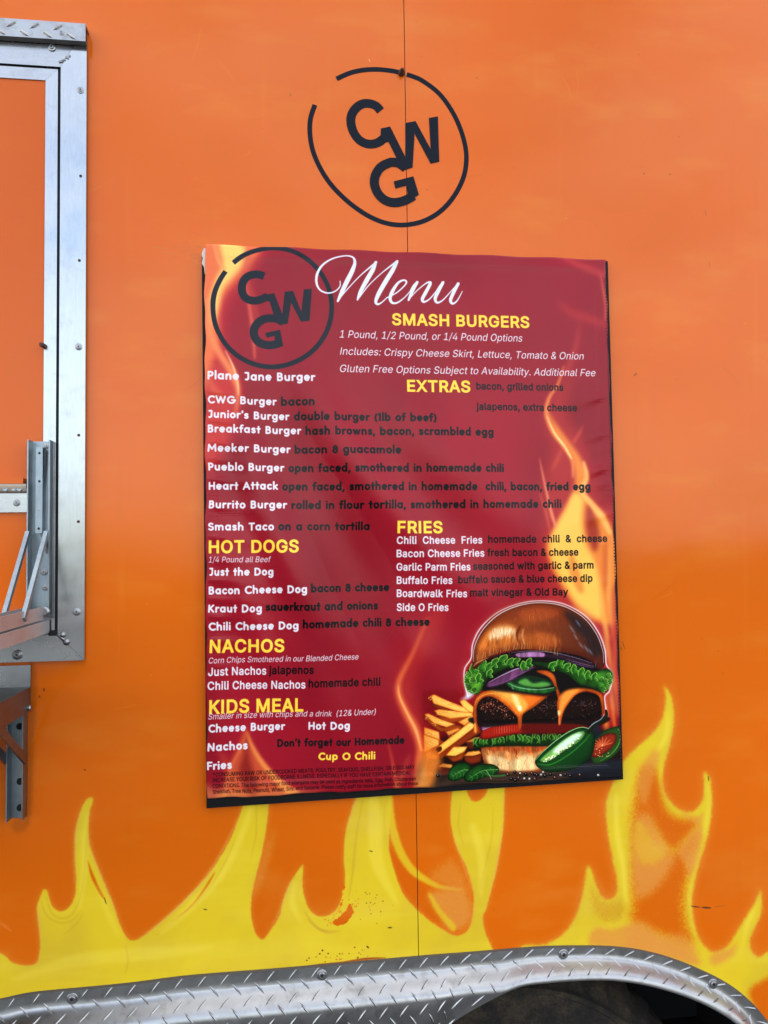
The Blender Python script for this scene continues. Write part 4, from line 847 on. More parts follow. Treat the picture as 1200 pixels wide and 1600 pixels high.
def spray(mask_, x0, y0, col, alpha=1.0, grainy=0.0):
    """airbrushed coat: where the coat is thin it breaks up into fine speckle"""
    if mask_ is None: return
    m = mask_
    if grainy:
        g = blur(RNG.random(m.shape).astype(np.float32), 1) + .6 * blur(RNG.random(m.shape).astype(np.float32), 2)
        g = (g - g.mean()) / (g.std() + 1e-6) * .3 + .5
        m = np.clip(m + (g - .5) * 2.6 * grainy * m * (1 - m) * (.5 + m), 0, 1)
    wl.comp(m, x0, y0, col, alpha)

YEL = srgb((222, 190, 36)); ORA = srgb((210, 94, 4)); OVER = srgb((218, 140, 58))
F1 = [(-90, 1500), (-40, 1490), (0, 1488), (20, 1503), (43, 1508), (57, 1504), (62, 1490), (63, 1467), (60, 1440), (58, 1417), (63, 1400), (68, 1389), (74, 1391), (77, 1403), (83, 1417), (95, 1423), (107, 1418), (117, 1400), (119, 1373), (117, 1340), (118, 1300), (125, 1270), (133, 1252), (143, 1245), (145, 1252), (140, 1267), (138, 1293), (140, 1320), (150, 1347), (163, 1380), (177, 1413), (187, 1443), (197, 1463), (207, 1469), (220, 1465), (243, 1447), (277, 1417), (310, 1383), (337, 1350), (360, 1310), (373, 1277), (380, 1255), (386, 1220), (400, 1170), (424, 1130), (428, 1180), (421, 1230), (418, 1277), (413, 1310), (407, 1340), (400, 1367), (393, 1400), (392, 1427), (397, 1453), (404, 1465), (412, 1467), (423, 1453), (437, 1430), (442, 1407), (453, 1380), (472, 1351), (473, 1362), (472, 1380), (475, 1400), (483, 1420), (497, 1431), (513, 1430), (528, 1417), (537, 1390), (539, 1367), (537, 1340), (540, 1300), (550, 1263), (558, 1240), (566, 1200), (580, 1150), (600, 1120), (606, 1160), (610, 1240), (611, 1267), (608, 1300), (608, 1327), (617, 1363), (630, 1397), (650, 1420), (673, 1440), (693, 1453), (713, 1462), (733, 1450), (740, 1413), (738, 1387), (728, 1353), (713, 1323), (705, 1290), (704, 1267), (707, 1233), (716, 1195), (722, 1180), (730, 1195), (729, 1230), (733, 1246), (740, 1252), (750, 1250), (760, 1238), (766, 1210), (776, 1180), (788, 1200), (788, 1233), (787, 1267), (785, 1300), (777, 1350), (768, 1387), (760, 1417), (754, 1433), (758, 1457), (770, 1484), (790, 1530), (790, 1700), (-90, 1700)]
F2 = [(800, 1500), (852, 1476), (880, 1460), (898, 1435), (908, 1408), (914, 1376), (917, 1353), (924, 1358), (931, 1383), (940, 1400), (950, 1406), (963, 1397), (964, 1376), (957, 1341), (949, 1295), (947, 1257), (954, 1232), (964, 1212), (973, 1190), (996, 1166), (1024, 1141), (1036, 1117), (1040, 1092), (1037, 1070), (1047, 1085), (1052, 1110), (1051, 1141), (1043, 1173), (1036, 1201), (1036, 1232), (1047, 1253), (1066, 1267), (1083, 1267), (1096, 1253), (1100, 1232), (1099, 1207), (1108, 1213), (1111, 1236), (1111, 1271), (1104, 1309), (1090, 1355), (1082, 1390), (1080, 1418), (1085, 1449), (1097, 1474), (1115, 1488), (1136, 1477), (1150, 1456), (1167, 1428), (1180, 1407), (1187, 1389), (1189, 1402), (1188, 1425), (1178, 1449), (1170, 1470), (1174, 1488), (1185, 1495), (1203, 1484), (1240, 1468), (1290, 1450), (1290, 1700), (800, 1700)]
# overspray halo, then the coat
for F, so_, hb in ((F1, 5.0, 1.3), (F2, 8.0, 2.6)):
    m, x0, y0 = raster([wl.T(smooth(F, 5))], W_, H_, 4, pad=30)
    halo = np.clip(blur(m, so_ * wl.k) * 1.25, 0, 1)
    spray(halo, x0, y0, OVER, .72, .5)
    hard = blur(m, hb)
    fz = noise(m.shape[0], m.shape[1], 5, 5, oct=3)
    hard = np.clip(hard + (fz - .5) * 1.5 * hard * (1 - hard) * 2, 0, 1)
    # keep tips thin and worn: thickness falls where the flame is narrow
    thick = np.clip(blur(m, 5 * wl.k) * 2.2 - .25, 0, 1)
    spray(hard * (0.55 + .45 * thick), x0, y0, YEL, 1.0)
    # brushy unevenness of the yellow
    h, w_ = m.shape
    nn = noise(h, w_, 90, 130, oct=4)
    spray(hard * np.clip(nn * 1.8 - .75, 0, 1), x0, y0, srgb((196, 160, 48)), .6)
    spray(hard * np.clip(noise(h, w_, 260, 40, oct=4) * 2.2 - 1.15, 0, 1), x0, y0, srgb((232, 206, 66)), .5)
def airb(pts, col, soft, alpha, grainy=0.5, sm=True):
    m, x0, y0 = wl.mask(smooth(pts, 6) if sm else pts, soft)
    spray(m, x0, y0, col, alpha, grainy)
def seamline(pts, wid, col, soft, alpha): wl.line(pts, wid, col, soft, alpha)
# orange left between strokes
airb([(137, 1343), (142, 1356), (150, 1375), (158, 1392), (164, 1404), (158, 1400), (148, 1382), (141, 1366)], ORA, .8, .95, .2)
airb([(264, 1442), (280, 1430), (300, 1412), (318, 1388), (336, 1361), (326, 1382), (310, 1404), (290, 1424)], ORA, .8, .95, .2)
airb([(608, 1322), (613, 1345), (626, 1380), (652, 1416), (700, 1452), (706, 1446), (690, 1420), (676, 1398), (668, 1392), (650, 1372), (630, 1352), (616, 1336)], ORA, 1.6, .95, .3)
# right hand strand sweeping to the drop-shaped flame
m, x0, y0 = raster(brush(wl.T(smooth([(610, 1238), (611, 1270), (616, 1305), (628, 1336), (645, 1360), (668, 1376), (690, 1386), (722, 1390)], 8, False)), np.interp(np.linspace(0, 1, 57), [0, .3, .6, 1], [5, 13, 11, 3]) * wl.k), W_, H_, 4, 12)
spray(blur(m, 2), x0, y0, YEL, .85, .35)
airb([(668, 1396), (700, 1388), (724, 1392), (738, 1420), (728, 1448), (700, 1452), (684, 1424)], OVER, 5, .8, .6)
airb([(668, 1394), (676, 1400), (692, 1424), (712, 1446), (706, 1454), (690, 1436), (676, 1416)], YEL, 1.6, .7, .35)
airb([(670, 1370), (690, 1352), (706, 1340), (726, 1368), (734, 1396), (700, 1388)], OVER, 6, .55, .7)
airb([(430, 1290), (424, 1330), (412, 1370), (400, 1400), (396, 1390), (406, 1350), (416, 1320)], OVER, 4, .5, .5)
# chipped patch
rs = np.random.default_rng(4)
chip = smooth([(519, 1443), (524, 1436), (534, 1429), (541, 1421), (546, 1411), (550, 1417), (552, 1425), (547, 1434), (538, 1443), (528, 1445)], 4)
chip = chip + rs.normal(0, .8, chip.shape)
airb(chip, srgb((212, 92, 6)), 0, .97, 0, sm=False)
for i in range(30):
    q = rs.uniform(0, 1)
    p = np.array([505 + 55 * q, 1447 - 42 * q]) + rs.normal(0, 5, 2)
    wl.poly([(p[0] - 1, p[1]), (p[0], p[1] - 1), (p[0] + 1.2, p[1]), (p[0], p[1] + 1)], (206, 84, 10), 0, .8, n=2)
# bite taken by the edge of the flame at the chip
for i in range(60):
    t = rs.uniform(0, 1)
    p = np.array([537 - 10 * t * t, 1385 + 42 * t]) + rs.normal(0, .8, 2)
    wl.poly([(p[0] - 1, p[1]), (p[0], p[1] - 1.4), (p[0] + 1.4, p[1]), (p[0], p[1] + 1.2)], (233, 198, 30) if i % 2 else (216, 86, 6), 0, .9, n=2)
# strands drawn inside the yellow
for pts, wd, a in (([(72, 1400), (80, 1424), (95, 1434), (112, 1428), (124, 1406), (131, 1370), (134, 1330), (137, 1290)], [1, 2, 2, 2, 2, 1], .35), ([(64, 1405), (72, 1428), (90, 1440), (112, 1438), (128, 1420)], [1, 2.4, 2, 1], .35), ([(100, 1460), (120, 1442), (130, 1425)], [1, 2.6, 1], .3), ([(244, 1460), (280, 1434), (320, 1396), (350, 1350), (368, 1310)], [1, 2.4, 2.6, 1], .4), ([(196, 1478), (200, 1500), (196, 1520)], [1, 3, 1], .3), ([(476, 1424), (490, 1444), (510, 1456), (532, 1454)], [1, 4, 4, 1], .42), ([(480, 1436), (500, 1452), (524, 1454)], [1, 3, 1], .3), ([(545, 1400), (551, 1360), (556, 1310), (566, 1250)], [2, 4, 3, 2], .33), ([(605, 1330), (600, 1280), (604, 1240)], [1, 2, 1], .2), ([(400, 1250), (400, 1300), (392, 1340)], [2, 3, 1], .25), ([(720, 1250), (716, 1290), (724, 1320)], [1, 3, 1], .25), ([(770, 1260), (768, 1310), (756, 1360), (748, 1400)], [1, 3, 3, 1], .25)):
    seamline(pts, wd, (188, 138, 44), .7, a)
for pts, wd, a in (([(124, 1420), (131, 1360), (131, 1310), (136, 1270)], [2, 8, 6, 2], .5), ([(150, 1380), (170, 1430), (186, 1462)], [2, 8, 3], .35), ([(250, 1458), (300, 1415), (350, 1360), (386, 1280), (398, 1220)], [3, 12, 10, 8, 3], .45), ([(462, 1376), (456, 1410), (470, 1440)], [2, 9, 3], .45), ([(580, 1210), (586, 1290), (590, 1350), (620, 1410)], [10, 22, 20, 4], .4), ([(738, 1290), (752, 1340), (750, 1400)], [10, 14, 4], .4), ([(962, 1240), (964, 1300), (974, 1360), (978, 1410)], [4, 9, 9, 4], .5), ([(1044, 1110), (1040, 1150), (1024, 1176)], [2, 8, 3], .5), ([(1107, 1230), (1104, 1280), (1090, 1330), (1076, 1400), (1086, 1460)], [2, 5, 5, 5, 2], .5), ([(1184, 1410), (1166, 1446), (1156, 1490)], [2, 9, 5], .45), ([(20, 1530), (120, 1500), (240, 1490), (330, 1480)], [6, 20, 18, 6], .3)):
    seamline(pts, wd, (240, 216, 78), 3, a)
for pts, wd, a in (([(64, 1470), (62, 1440), (60, 1412)], [1, 3, 1], .5), ([(118, 1385), (117, 1340), (119, 1296), (128, 1264)], [1, 3, 3, 1], .5), ([(141, 1310), (146, 1340), (164, 1384), (188, 1446)], [1, 3, 3, 1], .5), ([(216, 1467), (262, 1432), (322, 1370), (372, 1280)], [1, 4, 4, 2], .5), ([(424, 1450), (440, 1415), (456, 1376)], [1, 3, 1], .5), ([(541, 1300), (552, 1262), (558, 1242)], [1, 4, 2], .5), ([(707, 1300), (722, 1345), (738, 1390)], [1, 3, 1], .5), ([(784, 1290), (776, 1350), (764, 1400)], [1, 4, 1], .5), ([(786, 1240), (786, 1280)], [3, 3], .4)):
    seamline(pts, wd, (222, 158, 84), 1.2, a)
# right cluster: orange showing through the middle of the flame
airb([(1010, 1200), (1024, 1208), (1040, 1262), (1060, 1278), (1090, 1282), (1078, 1300), (1054, 1326), (1040, 1320), (1024, 1296), (1008, 1250)], ORA, 6, .97, .35)
airb([(1004, 1200), (1022, 1206), (1018, 1300), (1036, 1330), (1056, 1330), (1084, 1300), (1092, 1306), (1078, 1352), (1068, 1400), (1070, 1440), (1082, 1474), (1050, 1468), (1010, 1452), (986, 1440), (990, 1412), (988, 1370), (990, 1330), (988, 1280), (994, 1236)], ORA, 8, .97, .6)
airb([(996, 1220), (1006, 1190), (1022, 1170), (1030, 1180), (1022, 1210), (1006, 1260)], OVER, 4, .7, .4)
airb([(990, 1290), (1010, 1270), (1040, 1324), (1052, 1340), (1040, 1370), (1010, 1400), (990, 1390)], OVER, 6, .85, .62)
airb([(990, 1290), (1002, 1284), (1022, 1316), (1040, 1332), (1020, 1350), (996, 1340)], YEL, 5, .45, .72)
airb([(1058, 1330), (1080, 1300), (1096, 1290), (1090, 1340), (1076, 1372), (1070, 1350)], OVER, 4, .75, .55)
airb([(1062, 1268), (1086, 1276), (1098, 1268), (1094, 1290), (1080, 1284)], OVER, 3, .6, .4)
airb([(986, 1444), (1006, 1440), (1030, 1460), (1070, 1462), (1090, 1500), (1040, 1490), (980, 1480)], OVER, 6, .8, .55)
airb([(924, 1384), (936, 1400), (952, 1412), (968, 1404), (976, 1420), (968, 1436), (944, 1440), (926, 1420)], srgb((198, 132, 30)), 5, .5, .7)
airb([(930, 1450), (960, 1452), (990, 1446), (1060, 1480), (1096, 1506), (1040, 1500), (960, 1482), (920, 1474)], OVER, 4, .8, .5)
airb([(1110, 1490), (1140, 1480), (1152, 1470), (1146, 1490), (1126, 1504), (1112, 1506)], OVER, 4, .75, .4)
airb([(1300, 1440), (1240, 1500), (1196, 1528), (1170, 1546), (1176, 1570), (1210, 1640), (1300, 1690)], ORA, 4, .97, .4)
airb([(1150, 1470), (1162, 1452), (1166, 1470), (1170, 1500), (1158, 1520)], YEL, 4, .5, .3)
rs = np.random.default_rng(12)
for cx_, cy_, sx_, sy_, n_, c in ((1000, 1300, 22, 50, 420, (226, 176, 84)), (1010, 1400, 26, 40, 200, (214, 140, 66)), (986, 1380, 10, 60, 240, (226, 186, 60)), (1070, 1320, 14, 34, 160, (224, 176, 80)), (1030, 1474, 40, 12, 260, (228, 180, 90)), (700, 1390, 26, 20, 260, (222, 160, 72)), (690, 1425, 18, 18, 160, (226, 186, 70)), (944, 1412, 16, 14, 160, (178, 120, 34)), (1010, 1250, 14, 34, 200, (206, 128, 50)), (1120, 1490, 24, 10, 90, (226, 180, 80))):
    for i in range(n_):
        x, y = cx_ + rs.normal(0, sx_), cy_ + rs.normal(0, sy_)
        r0 = rs.uniform(.35, .8)
        wl.poly([(x - r0, y), (x, y - r0), (x + r0, y), (x, y + r0)], c, 0, rs.uniform(.25, .6), sm=False)
# the chipped lower edge above the fender
for i in range(30):
    p = (rs.uniform(468, 590), rs.uniform(1478, 1503))
    r0 = rs.uniform(.4, 1.5)
    wl.poly([(p[0] - r0, p[1]), (p[0], p[1] - r0), (p[0] + r0 * 1.3, p[1]), (p[0], p[1] + r0)], (54, 34, 18) if rs.random() < .6 else (190, 96, 40), 0, .85, n=2)
for i in range(24):
    p = (rs.uniform(520, 600), rs.uniform(1390, 1450))
    r0 = rs.uniform(.4, 1.1)
    wl.poly([(p[0] - r0, p[1]), (p[0], p[1] - r0), (p[0] + r0 * 1.6, p[1]), (p[0], p[1] + r0)], (96, 66, 26), 0, .75, n=2)
seamline([(468, 1511), (500, 1507), (535, 1503), (570, 1498), (602, 1496)], [1, 3, 2, 4, 1], (150, 62, 22), .5, .85)
# dust streaks and wiped smudges
for i in range(70):
    x, y = rs.uniform(130, 1260), rs.uniform(-20, 1250)
    L_ = rs.uniform(60, 320)
    wl.line([(x, y), (x + rs.uniform(-4, 4), y + L_ / 2), (x + rs.uniform(-5, 5), y + L_)], [1, rs.uniform(2, 7), 1], (234, 150, 84) if rs.random() < .5 else (176, 76, 10), 3, rs.uniform(.04, .12))
for i in range(34):
    x, y = rs.uniform(130, 1260), rs.uniform(0, 1450)
    a_ = rs.uniform(0, math.pi); L_ = rs.uniform(14, 60)
    wl.line([(x, y), (x + L_ * .5 * math.cos(a_) + 3, y + L_ * .5 * math.sin(a_)), (x + L_ * math.cos(a_), y + L_ * math.sin(a_))], [.4, .8, .3], (240, 168, 104) if rs.random() < .6 else (150, 70, 24), .2, rs.uniform(.12, .4))
n = noise(H_, W_, 150, 60, oct=5)
wl.img = wl.img * (1 - np.clip(n - .56, 0, 1)[..., None] * .35) + np.clip(n - .56, 0, 1)[..., None] * .35 * srgb((228, 190, 150))
# specks, nicks and scuffs over the whole side
for i in range(130):
    p = (rs.uniform(140, 1250), rs.uniform(0, 1480))
    r0 = rs.uniform(.3, .95)
    c = (96, 50, 24) if rs.random() < .7 else (240, 190, 120)
    wl.poly([(p[0] - r0, p[1]), (p[0], p[1] - r0), (p[0] + r0, p[1]), (p[0], p[1] + r0)], c, 0, rs.uniform(.2, .6), n=2)
for (x, y, dx, dy, w0, c, a) in [(163, 1402, 3, 10, 1.2, (70, 54, 20), .9), (318, 1420, 5, 1, 1.6, (60, 44, 20), .9), (577, 1329, 5, 1, 1.6, (70, 54, 24), .9), (606, 1449, 6, 0, 2, (50, 40, 20), .9), (1079, 1415, 14, 2, 2, (78, 50, 34), .9), (1096, 1417, 14, 1, 3, (70, 48, 36), .9), (1115, 1416, 18, -2, 1, (130, 70, 40), .7), (972, 1002, 4, 12, 1, (80, 60, 50), .8), (969, 1010, 3, 6, 1, (80, 60, 50), .7), (990, 587, 4, -4, 2, (90, 50, 36), .8), (1101, 328, 2, 8, 1.4, (140, 80, 50), .7), (1108, 408, 1, 10, 1.2, (150, 90, 60), .6), (978, 720, 14, 1, .8, (180, 120, 80), .6), (1110, 748, 8, 14, .8, (160, 100, 60), .5), (1180, 750, -8, 44, .8, (190, 130, 90), .4), (1090, 540, 1, 12, .8, (170, 110, 80), .5), (240, 386, 18, 3, 3, (190, 120, 60), .35), (255, 394, 26, 2, 2, (196, 118, 60), .35), (1005, 270, 2, 2, 2, (110, 60, 36), .8), (1046, 272, 1, 1, 2, (96, 50, 30), .9), (453, 146, 1, 4, 1.6, (130, 70, 40), .8), (576, 92, 2, 4, 1.6, (246, 170, 110), .8), (666, 296, 3, 1, 1.4, (130, 70, 40), .6), (744, 121, 1, 1, 2, (130, 70, 40), .8), (1106, 1212, 1, 8, 2, (90, 60, 40), .8), (0, 1440, 18, 14, 4, (236, 140, 80), .35), (132, 1202, 1, 1, 2, (50, 40, 30), .9), (68, 1075, 1, 5, 2, (70, 40, 30), .7), (61, 1087, 1, 3, 2, (70, 40, 30), .6)]:
    wl.line([(x, y), (x + dx * .5, y + dy * .5), (x + dx, y + dy)], [w0 * .5, w0, w0 * .4], c, .3, a)
for i in range(60):
    p = (300 + rs.normal(0, 14), 392 + rs.normal(0, 9))
    wl.line([p, (p[0] + rs.uniform(3, 12), p[1] + rs.uniform(-2, 2))], [.5, 1.2, .4], (196, 104, 40) if i % 2 else (176, 92, 44), .3, .4)
# grime and painted-in shade under the lower bracket and round the window frame
airb([(18, 1284), (44, 1280), (40, 1296), (24, 1300)], srgb((150, 70, 14)), 3, .4, .4)
airb([(44, 1040), (56, 1060), (52, 1180), (48, 1270), (40, 1270)], srgb((120, 60, 24)), 3, .45, .4)

#==GEO==
def mat(name, rough=.5, metal=0.0, col=(.5, .5, .5, 1), coat=0.0, spec=.5):
    m = bpy.data.materials.new(name); m.use_nodes = True
    p = m.node_tree.nodes['Principled BSDF']
    p.inputs['Base Color'].default_value = col
    p.inputs['Roughness'].default_value = rough
    p.inputs['Metallic'].default_value = metal
    p.inputs['Specular IOR Level'].default_value = spec
    p.inputs['Coat Weight'].default_value = coat
    p.inputs['Coat Roughness'].default_value = .05
    return m, m.node_tree, p
def N(t, kind, **kw):
    n_ = t.nodes.new(kind)
    for k_, v in kw.items():
        if k_ in n_.inputs.keys(): n_.inputs[k_].default_value = v
        else: setattr(n_, k_, v)
    return n_
def noise_node(t, scale, detail=3, vec=None, stretch=None, rough=.5):
    tc_ = t.nodes.new('ShaderNodeTexCoord'); mp = t.nodes.new('ShaderNodeMapping')
    if stretch: mp.inputs['Scale'].default_value = stretch
    nz = t.nodes.new('ShaderNodeTexNoise'); nz.inputs['Scale'].default_value = scale
    nz.inputs['Detail'].default_value = detail; nz.inputs['Roughness'].default_value = rough
    t.links.new(tc_.outputs['Object'], mp.inputs[0]); t.links.new(mp.outputs[0], nz.inputs['Vector'])
    return nz
def ramp(t, src, lo, hi, a, b_):
    r = t.nodes.new('ShaderNodeMapRange')
    r.inputs['From Min'].default_value, r.inputs['From Max'].default_value = lo, hi
    r.inputs['To Min'].default_value, r.inputs['To Max'].default_value = a, b_
    t.links.new(src, r.inputs['Value']); return r.outputs[0]
def mixc(t, fac, c1, c2):
    m = t.nodes.new('ShaderNodeMixRGB')
    for k_, v in (('Fac', fac), ('Color1', c1), ('Color2', c2)):
        if hasattr(v, 'links') or isinstance(v, bpy.types.NodeSocket): t.links.new(v, m.inputs[k_])
        else: m.inputs[k_].default_value = v
    return m.outputs[0]
def bump(t, p, src, strength, dist, prev=None):
    b_ = t.nodes.new('ShaderNodeBump'); b_.inputs['Strength'].default_value = strength; b_.inputs['Distance'].default_value = dist
    t.links.new(src, b_.inputs['Height'])
    if prev is not None: t.links.new(prev, b_.inputs['Normal'])
    t.links.new(b_.outputs[0], p.inputs['Normal']); return b_.outputs[0]

# painted side
m_paint, t, p = mat('side_paint', rough=.30, spec=.31)
im = wl.image('side_paint_print')
ti = t.nodes.new('ShaderNodeTexImage'); ti.image = im; ti.extension = 'MIRROR'; ti.interpolation = 'Cubic'
uvn = t.nodes.new('ShaderNodeUVMap'); uvn.uv_map = 'UVMap'
t.links.new(uvn.outputs[0], ti.inputs[0]); t.links.new(ti.outputs[0], p.inputs['Base Color'])
nz = noise_node(t, 1.6, 2); nz2 = noise_node(t, 420, 2)
b1 = bump(t, p, nz.outputs[0], .5, .008); b1 = bump(t, p, noise_node(t, 7, 2).outputs[0], .4, .0016, b1); bump(t, p, nz2.outputs[0], .04, .0003, b1)
nz3 = noise_node(t, 5, 4)
t.links.new(ramp(t, nz3.outputs[0], .3, .7, .06, .12), p.inputs['Roughness'])
# plain orange of the hatch
m_orange, t, p = mat('orange_paint', rough=.14, spec=.24, col=lin((214, 84, 6)))
nz = noise_node(t, 6, 4); t.links.new(mixc(t, nz.outputs[0], lin((196, 86, 10)), lin((204, 92, 10))), p.inputs['Base Color'])
bump(t, p, noise_node(t, 2.0, 2).outputs[0], .4, .004)

def metal(name, c1, c2, r0, r1, stretch=(1, 1, 1), sc=60, metallic=1.0, dirt=None, dirt_amt=.28):
    m_, t, p = mat(name, metal=metallic)
    nz = noise_node(t, sc, 5, stretch=stretch, rough=.65)
    base = mixc(t, nz.outputs[0], lin(c1), lin(c2))
    if dirt:
        d = noise_node(t, 38, 6, rough=.7)
        base = mixc(t, ramp(t, d.outputs[0], .52, .74, 0, dirt_amt), base, lin(dirt))
    t.links.new(base, p.inputs['Base Color'])
    nr = noise_node(t, 14, 5, rough=.7)
    t.links.new(ramp(t, nr.outputs[0], .3, .7, r0, r1), p.inputs['Roughness'])
    bump(t, p, nz.outputs[0], .08, .0006)
    return m_
m_alu = metal('brushed_aluminium', (162, 164, 165), (184, 185, 186), .16, .28, (12, 12, 1), 40, dirt=(128, 124, 118))
m_aluh = metal('brushed_aluminium_rail', (158, 159, 160), (180, 180, 180), .2, .32, (1, 12, 12), 40, dirt=(120, 112, 104))
m_plate = metal('tread_plate_aluminium', (146, 147, 148), (172, 173, 174), .28, .44, (1, 1, 1), 30, dirt=(104, 98, 92), dirt_amt=.6)
m_zinc = metal('zinc_plated_steel', (118, 130, 138), (156, 166, 172), .28, .5, (6, 6, 1), 50, dirt=(110, 96, 80))
m_steel = metal('dull_steel', (104, 104, 106), (136, 136, 138), .34, .55, (1, 6, 6), 50, dirt=(96, 84, 70))
m_shelf = metal('worn_aluminium', (176, 176, 176), (206, 206, 206), .5, .7, (1, 8, 8), 40, dirt=(130, 112, 96))
m_screw, t, p = mat('screw_steel', rough=.35, metal=1, col=lin((148, 148, 150)))
m_dark, t, p = mat('dark_recess', rough=.8, col=(.008, .008, .009, 1))
m_rust, t, p = mat('rusty_steel', rough=.8, col=lin((74, 44, 30)))
m_rubber, t, p = mat('black_rubber', rough=.6, spec=.25, col=(.012, .012, .014, 1)); bump(t, p, noise_node(t, 200, 3).outputs[0], .3, .0006)
m_board, t, p = mat('black_board', rough=.55, spec=.15, col=(.005, .005, .006, 1)); bump(t, p, noise_node(t, 300, 3).outputs[0], .3, .0004)
m_tape, t, p = mat('torn_foam_tape', rough=.9, col=lin((206, 196, 186))); bump(t, p, noise_node(t, 400, 3).outputs[0], .6, .001)
m_thread, t, p = mat('stitching_thread', rough=.8, col=lin((44, 20, 24)))
m_vinyl, t, p = mat('logo_vinyl', rough=.3, spec=.10, col=lin((15, 21, 32))); bump(t, p, noise_node(t, 500, 2).outputs[0], .1, .0003)
m_beige, t, p = mat('worn_beige_paint', rough=.5, col=lin((170, 156, 138)))
m_seal, t, p = mat('dirty_sealant', rough=.7, col=lin((70, 62, 54)))
m_roof, t, p = mat('white_roof', rough=.4, col=(.7, .7, .7, 1))
m_tyre, t, p = mat('tyre_rubber', rough=.85)
na = noise_node(t, 16, 12, rough=.85); nb_ = noise_node(t, 170, 6, rough=.8)
base = mixc(t, ramp(t, na.outputs[0], .44, .62, 0, 1), lin((18, 16, 14)), lin((70, 59, 42)))
base = mixc(t, ramp(t, nb_.outputs[0], .5, .62, 0, .8), base, lin((12, 11, 10)))
t.links.new(base, p.inputs['Base Color']); bump(t, p, nb_.outputs[0], .9, .003)
# weathered asphalt
m_ground, t, p = mat('asphalt', rough=.9)
na = noise_node(t, .35, 6, rough=.6); nb_ = noise_node(t, 90, 3, rough=.7)
base = mixc(t, na.outputs[0], (.016, .0155, .0145, 1), (.032, .030, .027, 1))
base = mixc(t, ramp(t, nb_.outputs[0], .45, .7, 0, .4), base, (.05, .047, .042, 1))
t.links.new(base, p.inputs['Base Color']); bump(t, p, nb_.outputs[0], .6, .01)
# banner vinyl: the print, a woven scrim in relief
m_ban, t, p = mat('printed_vinyl', rough=.17, spec=.20)
imb = bn.image('menu_print')
ti = t.nodes.new('ShaderNodeTexImage'); ti.image = imb; ti.extension = 'EXTEND'; ti.interpolation = 'Cubic'
uvn = t.nodes.new('ShaderNodeUVMap'); uvn.uv_map = 'UVMap'
t.links.new(uvn.outputs[0], ti.inputs[0]); t.links.new(ti.outputs[0], p.inputs['Base Color'])
tcx = t.nodes.new('ShaderNodeTexCoord')
wv = t.nodes.new('ShaderNodeTexWave'); wv.bands_direction = 'Z'; wv.inputs['Scale'].default_value = 125; wv.inputs['Distortion'].default_value = .6; wv.inputs['Detail'].default_value = 1
t.links.new(tcx.outputs['Object'], wv.inputs[0])
wx = t.nodes.new('ShaderNodeTexWave'); wx.bands_direction = 'X'; wx.inputs['Scale'].default_value = 140; wx.inputs['Distortion'].default_value = .4
t.links.new(tcx.outputs['Object'], wx.inputs[0])
b1 = bump(t, p, wv.outputs[0], .12, .0004); bump(t, p, wx.outputs[0], .08, .0004, b1)
p.inputs['Coat Weight'].default_value = .0

# ------------------------------------------------------------------ mesh helpers
def link(name, me, m, parent=None, smooth_=False):
    o = bpy.data.objects.new(name, me)
    COL.objects.link(o)
    if m is not None: me.materials.append(m)
    if parent is not None: o.parent = parent
    if smooth_:
        me.polygons.foreach_set('use_smooth', [True] * len(me.polygons))
    return o
def mesh(name, V, F, m, parent=None, smooth_=False, mats=None):
    me = bpy.data.meshes.new(name)
    me.from_pydata([tuple(v) for v in V], [], F); me.update()
    o = link(name, me, m, parent, smooth_)
    return o
def from_bm(name, bm, m, parent=None, bevel=0.0, smooth_=False):
    if bevel:
        es = [e for e in bm.edges if len(e.link_faces) == 2 and e.calc_face_angle(0) > .5]
        bmesh.ops.bevel(bm, geom=es, offset=bevel, segments=2, affect='EDGES', clamp_overlap=True)
    bmesh.ops.recalc_face_normals(bm, faces=bm.faces)
    me = bpy.data.meshes.new(name); bm.to_mesh(me); bm.free()
    return link(name, me, m, parent, smooth_)
def box(bm, x0, x1, y0, y1, z0, z1):
    vs = [bm.verts.new((x, y, z)) for x in (x0, x1) for y in (y0, y1) for z in (z0, z1)]
    for f in ((0, 1, 3, 2), (4, 6, 7, 5), (0, 4, 5, 1), (2, 3, 7, 6), (0, 2, 6, 4), (1, 5, 7, 3)):
        bm.faces.new([vs[i] for i in f])
def prism(bm, poly, y0, y1):
    """extrude an outline in the wall plane (list of (x, z)) from depth y0 to y1"""
    a = [bm.verts.new((x, y0, z)) for x, z in poly]; b_ = [bm.verts.new((x, y1, z)) for x, z in poly]
    n = len(poly)
    bm.faces.new(a); bm.faces.new(b_[::-1])
    for i in range(n): bm.faces.new((a[i], b_[i], b_[(i + 1) % n], a[(i + 1) % n]))
def bar(bm, A, B, w, h, up=Vector((0, 0, 1))):
    A, B = Vector(A), Vector(B); d = (B - A).normalized(); s = d.cross(up).normalized() * w / 2; u = s.cross(d).normalized() * h / 2
    vs = [bm.verts.new(P + i * s + j * u) for P in (A, B) for i, j in ((-1, -1), (1, -1), (1, 1), (-1, 1))]
    for f in ((0, 3, 2, 1), (4, 5, 6, 7), (0, 1, 5, 4), (1, 2, 6, 5), (2, 3, 7, 6), (3, 0, 4, 7)): bm.faces.new([vs[i] for i in f])
